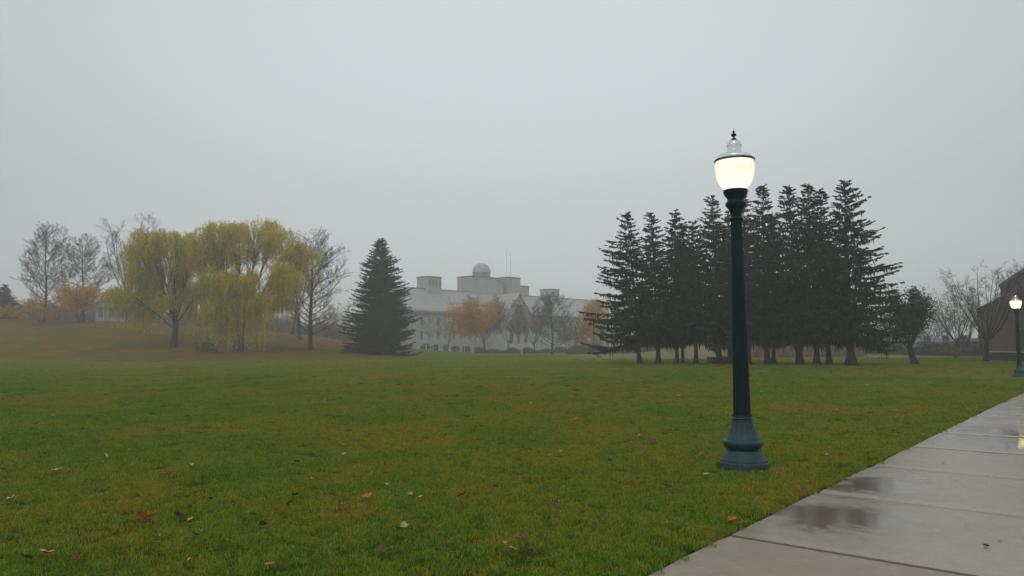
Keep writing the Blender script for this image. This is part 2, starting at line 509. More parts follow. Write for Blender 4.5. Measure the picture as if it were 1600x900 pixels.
# ------------------------------------------------------------------ concrete path
mb = MB()
rp = random.Random(3)
SLAB = 2.12
drier = []
def slab(s0, s1, gap=.007, dz=0.0):
    """one cast slab with worn, rounded rims, subdivided along its edge so the rim is not ruler straight"""
    n = 14
    rows = []
    ss = np.linspace(s0 + gap, s1 - gap, n)
    off = [(-0.0, -.10), (-.0, .008), (.010, .020), (PATH_W - .010, .020), (PATH_W, .008), (PATH_W, -.10)]
    V = []
    for i, s_ in enumerate(ss):
        j = .006 * math.sin(s_ * 3.1) + .004 * math.sin(s_ * 9.7)
        e = .006 if i in (0, n - 1) else 0
        for q, z in off:
            p = EDGE0 + PU * s_ + PV * (q + (j if q < 1 else -j))
            V.append((p.x, p.y, z + dz - (e if z > 0 else 0) + th(p.x, p.y)))
    k = len(off)
    Fs = [(i * k + c_, i * k + c_ + 1, (i + 1) * k + c_ + 1, (i + 1) * k + c_) for i in range(n - 1) for c_ in range(k - 1)]
    mb.add(V, Fs)
    mb.add([V[i] for i in range(k)], [list(range(k))]); mb.add([V[(n - 1) * k + i] for i in range(k)], [list(range(k))[::-1]])
    return len(V) + 2 * k
cnt = []
for i in range(-4, 42):
    s0 = i * SLAB
    nn = slab(s0, s0 + SLAB, .021 if i in (0, -1) else .008, rp.uniform(-.002, .002) + (-.004 if i < 0 else 0))
    cnt += [1.0 if i < 0 else 0.0] * nn
path = mb.build('path', mat_path)
tag(path, kind='structure')
# the wide joint at s=0: widen by nudging the neighbouring slab ends apart is done through the gap above
a = path.data.attributes.new('drier', 'FLOAT', 'POINT')
if len(cnt) == len(path.data.vertices): a.data.foreach_set('value', np.array(cnt, np.float32))
for p_ in path.data.polygons: p_.use_smooth = False

# ------------------------------------------------------------------ grass blades (one object)
def clump_mesh(seed, nb=70, R_=.085, hmin=.022, hmax=.052):
    rg = np.random.default_rng(seed)
    r = R_ * np.sqrt(rg.uniform(0, 1, nb)); a = rg.uniform(0, 2 * PI, nb)
    B = np.stack([r * np.cos(a), r * np.sin(a), np.full(nb, -.01)], 1)
    h = rg.uniform(hmin, hmax, nb)
    la = rg.uniform(0, 2 * PI, nb); lean = rg.uniform(.3, 1.8, nb) * h
    D = np.stack([np.cos(la), np.sin(la), np.zeros(nb)], 1)
    Wd = np.stack([-np.sin(la), np.cos(la), np.zeros(nb)], 1) * rg.uniform(.0014, .0028, nb)[:, None]
    mid = B + D * (lean * .3)[:, None] + np.array([0, 0, 1]) * (h * .6 + .01)[:, None]
    tip = B + D * lean[:, None] + np.array([0, 0, 1]) * (h + .01)[:, None]
    V = np.stack([B - Wd, B + Wd, mid + Wd * .85, mid - Wd * .85, tip], 1).reshape(-1, 3)
    m = MB()
    k = np.arange(nb) * 5
    t_ = rg.uniform(0, 1, nb)
    m.add(V, np.stack([k, k + 1, k + 2, k + 3], 1), 0, t_)
    m.v.append(np.zeros((0, 3))); m.f.append(np.stack([k + 3, k + 2, k + 4], 1)); m.m.append(np.zeros(nb)); m.t.append(t_); m.sm.append(np.zeros(nb, bool))
    return m.mesh('grass_clump', mat_blade, True)
CL = []
for i, (nb, rr_, h0, h1) in enumerate([(95, .09, .012, .030), (105, .09, .016, .034), (85, .08, .010, .026), (95, .10, .018, .042)]):
    CL.append(bpy.data.objects.new('grass_clump', clump_mesh(40 + i, nb, rr_, h0, h1)))

LAMP = G(1162, 733)
_l2 = at(1594, 589, 36.6); print('lamp2 wants z', _l2.z, 'has', th(_l2.x, _l2.y))
LAMP2 = Vector((_l2.x, _l2.y, th(_l2.x, _l2.y)))

def grass_points():
    rg = np.random.default_rng(11)
    pts, scl = [], []
    n = 900000
    yy = 3.6 + (78 - 3.6) * rg.uniform(0, 1, n) ** 1.0
    half = .72 * yy + .6
    xx = rg.uniform(-1, 1, n) * half
    # wanted density per square metre, falling with distance; blades grow a little wider apart far off
    dens = np.interp(yy, [3, 8, 14, 24, 34, 50, 78], [150, 120, 62, 28, 13, 6, 1.5])
    area_per = (2 * half) * (78 - 3.6) / n
    keep = rg.uniform(0, 1, n) < dens * area_per
    xx, yy = xx[keep], yy[keep]
    s_, q = path_coords(xx, yy)
    wob = .022 * np.sin(s_ * 13) + .02 * np.sin(s_ * 31 + 1) + rg.uniform(-.03, .02, len(s_))
    ok = (q < -.034 + 1.3 * wob)
    dl = np.hypot(xx - LAMP.x, yy - LAMP.y)
    ok &= dl > .37
    xx, yy = xx[ok], yy[ok]
    sc = rg.uniform(.75, 1.25, len(xx)) * np.interp(yy, [5, 14, 40, 78], [1.0, 1.15, 1.7, 2.4])
    dl = np.hypot(xx - LAMP.x, yy - LAMP.y)
    sc = sc * (1 + .15 * np.exp(-((dl - .33) / .10) ** 2))
    # extra, taller tufts hard against the lamp base
    a = rg.uniform(0, 2 * PI, 40); r = .36 + rg.uniform(0, .10, 40)
    xx = np.concatenate([xx, LAMP.x + r * np.cos(a)]); yy = np.concatenate([yy, LAMP.y + r * np.sin(a)])
    sc = np.concatenate([sc, rg.uniform(1.0, 1.4, 40)])
    return np.stack([xx, yy, terrain(xx, yy)], 1), sc

gp, gs = grass_points()
me = bpy.data.meshes.new('lawn_grass')
me.vertices.add(len(gp)); me.vertices.foreach_set('co', gp.astype(np.float32).ravel())
a = me.attributes.new('scl', 'FLOAT', 'POINT'); a.data.foreach_set('value', gs.astype(np.float32))
rot = np.random.default_rng(3).uniform(0, 2 * PI, len(gp))
tilt = np.random.default_rng(4).normal(0, .12, (len(gp), 2))
a = me.attributes.new('rot', 'FLOAT_VECTOR', 'POINT')
a.data.foreach_set('vector', np.stack([tilt[:, 0], tilt[:, 1], rot], 1).astype(np.float32).ravel())
pick = np.random.default_rng(6).integers(0, len(CL), len(gp))
a = me.attributes.new('pick', 'INT', 'POINT'); a.data.foreach_set('value', pick.astype(np.int32))
me.materials.append(mat_blade)
lawn = link('lawn_grass', me)
tag(lawn, 'short wet green and olive grass blades of the near lawn', 'grass', kind='stuff')
ng = bpy.data.node_groups.new('blades', 'GeometryNodeTree')
ng.interface.new_socket('Geometry', in_out='INPUT', socket_type='NodeSocketGeometry')
ng.interface.new_socket('Geometry', in_out='OUTPUT', socket_type='NodeSocketGeometry')
gi = ng.nodes.new('NodeGroupInput'); go = ng.nodes.new('NodeGroupOutput')
jo = ng.nodes.new('GeometryNodeJoinGeometry')
for k, c_ in enumerate(CL):
    oi = ng.nodes.new('GeometryNodeObjectInfo'); oi.inputs['Object'].default_value = c_; oi.inputs['As Instance'].default_value = True
    ip = ng.nodes.new('GeometryNodeInstanceOnPoints')
    ng.links.new(gi.outputs[0], ip.inputs['Points']); ng.links.new(oi.outputs['Geometry'], ip.inputs['Instance'])
    pa = ng.nodes.new('GeometryNodeInputNamedAttribute'); pa.data_type = 'INT'; pa.inputs['Name'].default_value = 'pick'
    cp = ng.nodes.new('FunctionNodeCompare'); cp.data_type = 'INT'; cp.operation = 'EQUAL'; cp.inputs[3].default_value = k
    ng.links.new(pa.outputs[0], cp.inputs[2]); ng.links.new(cp.outputs[0], ip.inputs['Selection'])
    sa = ng.nodes.new('GeometryNodeInputNamedAttribute'); sa.data_type = 'FLOAT'; sa.inputs['Name'].default_value = 'scl'
    ng.links.new(sa.outputs[0], ip.inputs['Scale'])
    ra = ng.nodes.new('GeometryNodeInputNamedAttribute'); ra.data_type = 'FLOAT_VECTOR'; ra.inputs['Name'].default_value = 'rot'
    e2 = ng.nodes.new('FunctionNodeEulerToRotation')
    ng.links.new(ra.outputs[0], e2.inputs[0]); ng.links.new(e2.outputs[0], ip.inputs['Rotation'])
    ng.links.new(ip.outputs[0], jo.inputs[0])
ng.links.new(jo.outputs[0], go.inputs[0])
md = lawn.modifiers.new('blades', 'NODES'); md.node_group = ng

# ------------------------------------------------------------------ buildings
mat_stone = noisy('pale_stone', (.40, .395, .37), (.50, .49, .46), .8, .9, .2, .2)
mat_roof = noisy('grey_metal_roof', (.32, .33, .335), (.42, .43, .435), .6, .6, .3, .1, stretch=(1, 1, 1))
mat_dark_trim = noisy('dark_trim', (.07, .07, .07), (.11, .11, .11), 2, .8, .2, .1)
mat_glass = noisy('dark_window', (.05, .054, .058), (.10, .105, .11), 1, .5, .12, .02)
mat_tower = noisy('haze_paled_render', (.37, .365, .355), (.44, .43, .42), .5, .9, .2, .1)  # paled beyond its own tone: fog haze put into the colour
mat_dome = noisy('haze_paled_dome', (.36, .365, .37), (.44, .445, .45), 1.5, .5, .4, .05)  # dome lightened likewise, thicker fog painted into the metal

mat_hall_trim = noisy('haze_paled_trim', (.19, .19, .19), (.26, .26, .26), 2, .8, .2, .1)  # dark trim lightened, the fading by fog put into its colour
UF, VF = Vector((.667, .745, 0)).normalized(), Vector((.745, -.667, 0)).normalized()   # along / outwards
ang = math.atan2(UF.y, UF.x)
B0 = Vector((-23.5, 170, 0)); gz = -2.7
hall = empty('stone_hall', (B0.x, B0.y, gz), 'long pale stone hall with big grey roof, tower blocks and dome, half lost in fog', 'building', rz=ang)
# local axes: x along the facade, y away from the camera side (inwards), z up from the base
def zl(z): return z - gz
HX0, HX1, HD = -3.0, 104.0, 11.0
EZ, RZ_ = zl(9.7), zl(15.3)
mb = MB()
mb.box(HX0, HX1, 0, HD, 0, EZ)
mb.box(HX0 - .1, HX1 + .1, -.18, -.003, zl(5.55), zl(5.8)); mb.box(HX0 - .1, HX1 + .1, -.18, -.003, zl(2.2), zl(2.45))
for k in range(22):                       # flat buttress strips between bays
    x = HX0 + 3.9 + k * 5.2
    mb.box(x - .28, x + .28, -.34, -.003, 0, EZ - .3)
mb.build('wall', mat_stone, hall)
mb = MB()
mb.add([(HX0 - .5, -.7, EZ), (HX1 + .5, -.7, EZ), (HX1 + .5, HD / 2 - 1, RZ_), (HX0 - .5, HD / 2 - 1, RZ_),
        (HX0 - .5, HD / 2 + 1, RZ_), (HX1 + .5, HD / 2 + 1, RZ_), (HX1 + .5, HD + .7, EZ), (HX0 - .5, HD + .7, EZ)],
       [(0, 1, 2, 3), (3, 2, 5, 4), (4, 5, 6, 7)])
mb.add([(HX0 - .5, -.7, EZ), (HX0 - .5, HD / 2 - 1, RZ_), (HX0 - .5, HD / 2 + 1, RZ_), (HX0 - .5, HD + .7, EZ)], [(0, 1, 2, 3)])
for k in range(78):                       # standing seams
    x = HX0 + k * 1.5
    mb.add([(x - .04, -.7, EZ + .02), (x + .04, -.7, EZ + .02), (x + .04, HD / 2 - 1, RZ_ + .06), (x - .04, HD / 2 - 1, RZ_ + .06)], [(0, 1, 2, 3)])
mb.build('roof', mat_roof, hall)
mb = MB(); mb.box(HX0 - .55, HX1 + .55, -.95, -.70, EZ - .45, EZ + .10); mb.box(HX0 - .5, HX1 + .5, HD / 2 - 1.1, HD / 2 + 1.1, RZ_ + .01, RZ_ + .22)
mb.build('gutter', mat_hall_trim, hall)
wm = MB()
wm.box(-.42, .42, -.05, .0, 0, 1.9, 1)
for a_ in ((-.52, -.42, 0, 1.9), (.42, .52, 0, 1.9), (-.52, .52, 1.9, 2.02), (-.58, .58, -.12, 0), (-.42, .42, 1.32, 1.40), (-.03, .03, 0, 1.32)):
    wm.box(a_[0], a_[1], -.12, -.004, a_[2], a_[3], 0)
wmesh = wm.mesh('window', [mat_stone, mat_glass])
ptx = [x for x in np.arange(HX0 + 1.3, 80, 2.6) if not (26.2 < x < 36.9)]
nwin = 0
for r_, z_ in enumerate((6.3, 3.0, -.45)):
    for x in ptx:
        if nwin >= 96 or (r_ == 2 and x > 26): break
        link('window', wmesh, hall, (x, -.003, zl(z_))); nwin += 1
def block(name, x, w_, d0, d1, ztop, zbot=12.5, mat=mat_tower, rim=True, win=0):
    m = MB()
    m.box(x - w_ / 2, x + w_ / 2, d0, d1, zl(zbot), zl(ztop))
    if rim: m.box(x - w_ / 2 - .12, x + w_ / 2 + .12, d0 - .12, d1 + .12, zl(ztop) + .003, zl(ztop) + .3, 1)
    for k in range(win):
        xx = x - w_ / 2 + (k + .5) * w_ / win
        m.box(xx - w_ / win * .32, xx + w_ / win * .32, d0 - .06, d0 - .003, zl(ztop) - 1.9, zl(ztop) - .7, 1)
    return m.build(name, [mat, mat_hall_trim], hall)
block('roof_penthouse', 10.8, 4.4, 3.5, 7.6, 18.2, win=4)
block('roof_penthouse', 58.0, 4.0, 3.5, 7.6, 17.6, win=3)
block('tower_block', 29.0, 9.4, 4.0, 9.6, 19.4, 9, win=0)
block('tower_block', 40.8, 4.8, 4.0, 8.4, 20.0, 9)
block('tower_block', 45.8, 4.6, 5.0, 9.0, 18.0, 9)
block('tower_block', 35.6, 4.0, 5.2, 9.0, 18.9, 9)
mb = MB()
pr_ = [(2.35, 0), (2.35, 1.2), (2.5, 1.22), (2.5, 1.4)] + [(2.4 * math.cos(a_), 1.4 + 2.4 * math.sin(a_)) for a_ in np.linspace(0, 1.52, 14)]
mb.lathe(pr_, 32, 0, c=(30.4, 6.6))
for k in range(10):
    a_ = k * PI / 5
    pp = [(30.4 + 2.43 * math.cos(e) * math.cos(a_), 6.6 + 2.43 * math.cos(e) * math.sin(a_), 1.4 + 2.43 * math.sin(e)) for e in np.linspace(0, 1.5, 9)]
    mb.tubes(pp[:-1], pp[1:], [.06] * 8, [.06] * 8, 4)
dome = mb.build('dome', mat_dome, hall, (0, 0, zl(19.7)))
for x_, d_, h_ in ((40.0, 6.2, 8.5), (41.4, 6.0, 7.0)):
    m = MB(); m.lathe([(.04, 0), (.035, h_ * .5), (.02, h_)], 8, 0)
    for q in range(3): m.box(-.2, .2, -.015, .015, h_ * (.55 + .15 * q), h_ * (.55 + .15 * q) + .06)
    m.build('antenna', mat_hall_trim, hall, (x_, d_, zl(20.3)))
# projecting gabled wing
mb = MB()
GX, GW, GD, GE, GA = 31.5, 5.0, 5.5, zl(9.0), zl(14.8)
mb.add([(GX - GW, -GD, 0), (GX + GW, -GD, 0), (GX + GW, -GD, GE), (GX, -GD, GA), (GX - GW, -GD, GE),
        (GX - GW, 4, 0), (GX + GW, 4, 0), (GX + GW, 4, GE), (GX, 4, GA), (GX - GW, 4, GE)],
       [(0, 1, 2, 3, 4)]); mb.add([(GX - GW, -GD, 0), (GX - GW, -GD, GE), (GX - GW, 4, GE), (GX - GW, 4, 0)], [(0, 1, 2, 3)])
mb.add([(GX + GW, -GD, 0), (GX + GW, -GD, GE), (GX + GW, 4, GE), (GX + GW, 4, 0)], [(3, 2, 1, 0)])
for k in range(3):
    x = GX - 2.8 + k * 2.8
    mb.box(x - .6, x + .6, -GD - .08, -GD - .003, zl(2.0), zl(8.0), 1)
mb.box(GX - .8, GX + .8, -GD - .09, -GD - .003, zl(10), zl(12), 1)
mb.build('gable_wing', [mat_stone, mat_glass], hall)
mb = MB()
mb.add([(GX - GW - .5, -GD - .5, GE - .4), (GX, -GD - .5, GA + .12), (GX, 5, GA + .12), (GX - GW - .5, 5, GE - .4)], [(0, 1, 2, 3)])
mb.add([(GX + GW + .5, -GD - .5, GE - .4), (GX, -GD - .5, GA + .12), (GX, 5, GA + .12), (GX + GW + .5, 5, GE - .4)], [(3, 2, 1, 0)])
mb.build('gable_roof', mat_roof, hall)

# --- brick building on the right
def brick_mat(name, c1, c2, mortar):
    m, t = new_mat(name)
    tcn = nd(t, 'ShaderNodeTexCoord')
    mp = nd(t, 'ShaderNodeMapping'); mp.inputs['Rotation'].default_value = (PI / 2, 0, 0)
    t.links.new(tcn.outputs['Object'], mp.inputs[0])
    b = nd(t, 'ShaderNodeTexBrick')
    b.inputs['Color1'].default_value = (*c1, 1); b.inputs['Color2'].default_value = (*c2, 1); b.inputs['Mortar'].default_value = (*mortar, 1)
    b.inputs['Scale'].default_value = 1.0
    b.inputs['Brick Width'].default_value = .24; b.inputs['Row Height'].default_value = .08; b.inputs['Mortar Size'].default_value = .01
    t.links.new(mp.outputs[0], b.inputs['Vector'])
    c = mixc(t, .5, b.outputs['Color'], cramp(t, noise(t, geo_pos(t), .7, 5), [(.35, (.55, .5, .5)), (.65, (1.1, 1.05, 1.0))]), 'MULTIPLY')
    out(t, principled(t, c, .9, .2))
    return m
mat_brick = brick_mat('brick', (.115, .062, .050), (.085, .050, .042), (.11, .10, .095))
mat_brick2 = brick_mat('dark_brick', (.10, .040, .032), (.075, .032, .028), (.08, .07, .065))
E1, E2, E3 = at(1525, 540, 100), at(1568, 540, 71), None
dirv = Vector((E1.x - E2.x, E1.y - E2.y, 0)); Lw = dirv.length; dirv.normalize()
zE2 = th(E2.x, E2.y)
bb = empty('brick_building', (E2.x, E2.y, zE2), 'dark brown brick building with stepped flat roof at the right edge', 'building', rz=math.atan2(dirv.y, dirv.x))
H_hi = top_z(1568, 449, 71) - zE2; H_lo = top_z(1568, 466, 71) - zE2
mb = MB(); mb.box(-28, 0, -14, 0, -.5, H_hi); mb.box(-28.1, .1, -14.1, .12, H_hi + .003, H_hi + .3, 1)
mb.build('main_block', [mat_brick, mat_dark_trim], bb)
mb = MB(); mb.box(.12, Lw, -14, -.3, -.5, H_lo); mb.box(.13, Lw + .1, -14.1, -.18, H_lo + .003, H_lo + .25, 1)
mb.build('low_wing', [mat_brick, mat_dark_trim], bb)
wm2 = MB(); wm2.box(-.7, .7, .0, .05, 0, 1.5, 1)
for a_ in ((-.8, -.7, 0, 1.5), (.7, .8, 0, 1.5), (-.8, .8, 1.5, 1.62), (-.86, .86, -.12, 0), (-.03, .03, 0, 1.5)): wm2.box(a_[0], a_[1], .003, .11, a_[2], a_[3], 0)
wme2 = wm2.mesh('window', [mat_dark_trim, mat_glass])
for x in (-26, -22, -18, -14):
    for z_ in (1.0, 4.3): link('window', wme2, bb, (x, .003, z_))
# low garden wall
W1, W2 = at(1543, 565, 64), at(1625, 565, 55)
dv_ = Vector((W2.x - W1.x, W2.y - W1.y, 0))
z0_ = th(W1.x, W1.y)
hw = top_z(1570, 549, 61) - z0_
gw = empty('brick_wall', (W1.x, W1.y, z0_), 'low dark red brick garden wall with pale stone cap behind the far lamp', 'wall', rz=math.atan2(dv_.y, dv_.x))
mb = MB(); mb.box(0, dv_.length, 0, .35, -.3, hw - .08); mb.build('wall', mat_brick2, gw)
mb = MB(); mb.box(-.05, dv_.length, -.05, .40, hw - .077, hw); mb.build('cap', mat_stone, gw)

mat_siding_blue = noisy('blue_grey_siding', (.26, .29, .33), (.33, .37, .41), 1.2, .8, .3, .2, stretch=(1, 1, 8))
mat_siding_pale = noisy('pale_siding', (.36, .37, .37), (.46, .47, .47), 1.2, .8, .3, .2, stretch=(1, 1, 8))
mat_slate = noisy('slate_roof', (.12, .135, .155), (.19, .21, .235), 2, .7, .3, .2)

def house(name, px, Y, wpx, ztop_py, label, wallm, roofm, ratio=.55, rz=0.0, nwin_=3, depth=7, zoff=0.0):
    b_ = base(px, Y); w_ = wpx / FPX * Y
    H = at(px, ztop_py, Y).z - (b_.z + zoff)
    e_ = empty(name, (b_.x, b_.y, b_.z + zoff), label, 'building', rz=rz)
    he = H * ratio
    m = MB(); m.box(-w_ / 2, w_ / 2, 0, depth, -.5, he)
    for sx in (-1, 1):
        m.add([(sx * w_ / 2, 0, he), (sx * w_ / 2, depth, he), (sx * w_ / 2, depth / 2, H - .1)], [(0, 1, 2)])
    m.build('wall', wallm, e_)
    m = MB()
    x0, x1 = -w_ / 2 - .4, w_ / 2 + .4
    m.add([(x0, -.5, he - .15), (x1, -.5, he - .15), (x1, depth / 2, H), (x0, depth / 2, H)], [(0, 1, 2, 3)])
    m.add([(x0, depth + .5, he - .15), (x1, depth + .5, he - .15), (x1, depth / 2, H), (x0, depth / 2, H)], [(3, 2, 1, 0)])
    m.box(x0, x1, -.55, -.503, he - .30, he - .12)
    m.build('roof', roofm, e_)
    for k in range(nwin_):
        x = -w_ / 2 + (k + .5) * w_ / nwin_
        link('window', wmesh, e_, (x, -.003, max(.5, he * .45 - .3)))
    return e_
house('clapboard_house', 172, 150, 46, 462, 'blue grey clapboard house behind the hill beside the left willow', mat_siding_blue, mat_slate, .62, .15, 3)
house('clapboard_house', 42, 165, 34, 472, 'small slate blue house behind the hill between dark evergreen and bare tree', mat_siding_blue, mat_slate, .6, -.1, 2)
house('garden_shed', 1378, 92, 120, 540, 'long low grey shed behind the right end of the spruce row', mat_siding_pale, mat_slate, .80, 0.05, 4, 5)
house('garage', 1492, 96, 110, 528, 'low grey garage behind the bare trees near the brick building', mat_siding_pale, mat_slate, .82, -.06, 4, 6)
house('pale_building', 492, 160, 80, 508, 'pale low building showing between the bare trunks beside the lone spruce', mat_siding_pale, mat_roof, .75, 0.1, 5, 8, -1.0)

# ------------------------------------------------------------------ lamps
Zs = lambda py: top_z(1155, py, LAMP.y) - LAMP.z
glass, t = new_mat('frosted_globe')
v = geo_pos(t)
trn = nd(t, 'ShaderNodeBsdfTranslucent')
gn = noise(t, v, 7, 5, .65, .4)
t.links.new(cramp(t, gn, [(.36, (.78, .79, .68)), (.60, (.95, .96, .88))]), trn.inputs[0])
em = nd(t, 'ShaderNodeEmission'); em.inputs[0].default_value = (.96, 1.0, .86, 1); em.inputs[1].default_value = .07
gl = nd(t, 'ShaderNodeBsdfGlossy'); gl.inputs['Roughness'].default_value = .15
ad = nd(t, 'ShaderNodeAddShader'); t.links.new(trn.outputs[0], ad.inputs[0]); t.links.new(em.outputs[0], ad.inputs[1])
mx_ = nd(t, 'ShaderNodeMixShader'); fr = nd(t, 'ShaderNodeFresnel'); fr.inputs[0].default_value = 1.35
t.links.new(fr.outputs[0], mx_.inputs[0]); t.links.new(ad.outputs[0], mx_.inputs[1]); t.links.new(gl.outputs[0], mx_.inputs[2])
out(t, mx_.outputs[0])
bulb, t = new_mat('lit_bulb')
em = nd(t, 'ShaderNodeEmission'); em.inputs[0].default_value = (1, .98, .80, 1); em.inputs[1].default_value = 10
out(t, em.outputs[0])
cap_glass, t = new_mat('clear_cap')
tp = nd(t, 'ShaderNodeBsdfTransparent'); tp.inputs[0].default_value = (.93, .95, .95, 1)
dfp = nd(t, 'ShaderNodeBsdfDiffuse'); dfp.inputs[0].default_value = (.5, .53, .54, 1)
gl = nd(t, 'ShaderNodeBsdfGlossy'); gl.inputs['Roughness'].default_value = .08
m1 = nd(t, 'ShaderNodeMixShader'); m1.inputs[0].default_value = .16
t.links.new(tp.outputs[0], m1.inputs[1]); t.links.new(dfp.outputs[0], m1.inputs[2])
m2 = nd(t, 'ShaderNodeMixShader'); m2.inputs[0].default_value = .15
t.links.new(m1.outputs[0], m2.inputs[1]); t.links.new(gl.outputs[0], m2.inputs[2])
out(t, m2.outputs[0])

def smoothp(pts, n=5):
    """Catmull-Rom through a lathe profile"""
    P = [np.array(p, float) for p in pts]
    P = [P[0]] + P + [P[-1]]
    res = []
    for i in range(1, len(P) - 2):
        for k in range(n):
            u = k / n
            res.append(tuple(.5 * (2 * P[i] + (P[i + 1] - P[i - 1]) * u + (2 * P[i - 1] - 5 * P[i] + 4 * P[i + 1] - P[i + 2]) * u * u + (3 * P[i] - P[i - 1] - 3 * P[i + 1] + P[i + 2]) * u ** 3)))
    res.append(tuple(P[-1]))
    return res

lamp = empty('street_lamp', LAMP, 'dark green fluted lamp post with lit acorn globe standing beside the path in the foreground', 'street lamp', 'lit acorn globe lamps along the path')
nfl = 18
def fl_shaft(a, z): return 1 - .055 * (np.abs(np.cos(a * nfl / 2)) ** .5)
def fl_bell(a, z):
    k = min(1, max(0, (z - Zs(684)) / .05)) * min(1, max(0, (Zs(656) - z) / .03))
    return 1 - .075 * k * np.abs(np.cos(a * nfl / 2))
mb = MB()
mb.lathe([(.300, -.06), (.302, Zs(722)), (.297, Zs(720.2)), (.290, Zs(719.8)), (.287, Zs(718.6))], 64)
mb.lathe([(.280, Zs(718.2)), (.279, Zs(716.9)), (.268, Zs(716.2))] + smoothp([(.268, Zs(716.2)), (.250, Zs(712)), (.226, Zs(707)), (.213, Zs(704)), (.208, Zs(702.5))]), 64)
mb.lathe([(.208, Zs(702.5)), (.182, Zs(702.3)), (.176, Zs(700.8)), (.196, Zs(700.4))], 64)
mb.build('plinth', mat_metal_base, lamp)
mb = MB()
mb.lathe(smoothp([(.196, Zs(700.4)), (.220, Zs(697.8)), (.235, Zs(693)), (.234, Zs(689.5)), (.222, Zs(687))]), 64)
mb.lathe([(.222, Zs(687)), (.208, Zs(686.6)), (.204, Zs(685.6))], 64)
mb.lathe(smoothp([(.204, Zs(685.6)), (.183, Zs(680.5)), (.155, Zs(674)), (.134, Zs(667)), (.118, Zs(660)), (.110, Zs(655.2))], 6), nfl * 8, 0, fl_bell)
mb.build('bell_base', mat_metal_base, lamp)
mb = MB()
mb.lathe([(.110, Zs(655.2)), (.121, Zs(654.4)), (.126, Zs(653.2)), (.121, Zs(652.2)), (.112, Zs(651.8)), (.112, Zs(651)), (.117, Zs(650.6)), (.117, Zs(649.8)), (.104, Zs(649.2))], 48)
for k in range(28):
    a_ = k * 2 * PI / 28
    mb.box(-.006, .006, -.004, .004, 0, .018, 0, Matrix.Translation((.113 * math.cos(a_), .113 * math.sin(a_), Zs(650))) @ Matrix.Rotation(a_, 4, 'Z'))
mb.build('ring', mat_metal_base, lamp)
mb = MB()
shaft = [(.100, Zs(649.6)), (.1015, Zs(640)), (.094, Zs(575)), (.084, Zs(500)), (.0745, Zs(420)), (.068, Zs(356)), (.0665, Zs(345))]
mb.lathe(shaft, nfl * 8, 0, fl_shaft)
mb.build('shaft', mat_metal, lamp)
mb = MB()
mb.lathe(smoothp([(.066, Zs(346)), (.078, Zs(344.6)), (.086, Zs(342.6)), (.079, Zs(340.6)), (.067, Zs(339.6)), (.066, Zs(336)), (.073, Zs(331)), (.090, Zs(326.5)),
          (.113, Zs(323)), (.124, Zs(320)), (.122, Zs(317.4)), (.108, Zs(315)), (.099, Zs(312.4)), (.104, Zs(309.6)), (.124, Zs(306.5)), (.140, Zs(303)), (.146, Zs(299.6)), (.147, Zs(297.6)), (.140, Zs(296.8)), (.10, Zs(296.8))], 4), 48)
mb.build('collar', mat_metal, lamp)
mb = MB()
gp_ = smoothp([(.132, Zs(297)), (.155, Zs(293.5)), (.188, Zs(288.5)), (.214, Zs(281.5)), (.232, Zs(273)), (.241, Zs(264)), (.240, Zs(257)), (.234, Zs(252.6))], 5)
mb.lathe(gp_, 96, 0, lambda a, z: 1 + .004 * np.cos(a * 48))
mb.build('globe', glass, lamp)
mb = MB()
mb.lathe([(.232, Zs(253)), (.243, Zs(252.6)), (.246, Zs(251.2)), (.243, Zs(249.8)), (.232, Zs(249.4)), (.226, Zs(249.6))], 64)
mb.build('globe_band', mat_band, lamp)
mb = MB()
mb.lathe(smoothp([(.236, Zs(249.6)), (.220, Zs(246.5)), (.185, Zs(242.8)), (.135, Zs(240.6)), (.110, Zs(239.2)), (.088, Zs(236.6)), (.083, Zs(233)), (.085, Zs(229.8)), (.094, Zs(228.2)), (.094, Zs(226.6)), (.084, Zs(224.6)), (.068, Zs(221.4)), (.045, Zs(218.6)), (.028, Zs(217.6))], 4), 64)
mb.build('glass_cap', cap_glass, lamp)
mb = MB()
mb.lathe(smoothp([(.034, Zs(218.2)), (.028, Zs(216.8)), (.012, Zs(215.2)), (.012, Zs(213.8)), (.028, Zs(212.2)), (.034, Zs(210.8)), (.026, Zs(209.4)), (.012, Zs(208)), (.016, Zs(206.6)), (.009, Zs(204.6)), (.001, Zs(202.8))], 4), 20)
mb.build('finial', mat_metal, lamp)
mb = MB()
zc = Zs(254)
mb.lathe([(.055 * math.cos(e) + .0005, zc + .055 * math.sin(e)) for e in np.linspace(-PI / 2, PI / 2, 12)], 20)
mb.lathe([(.03, Zs(297)), (.022, Zs(290)), (.022, Zs(270))], 12)
bo = mb.build('bulb', [bulb], lamp)

def copy_thing(o, loc):
    r = o.copy(); COL.objects.link(r); r.location = loc
    for ch in list(o.children):
        c = ch.copy(); COL.objects.link(c); c.parent = r
    return r
lamp2 = copy_thing(lamp, LAMP2)
bulb_far = bulb.copy(); bulb_far.name = 'lit_amber_bulb'
for n_ in bulb_far.node_tree.nodes:
    if n_.type == 'EMISSION': n_.inputs[0].default_value = (1.0, .93, .36, 1); n_.inputs[1].default_value = 42
for ch in lamp2.children:
    if ch.name.startswith('bulb'):
        ch.data = ch.data.copy(); ch.data.materials[0] = bulb_far
lamp2['label'] = 'distant smaller lit lamp post at the right edge in front of the brick building'

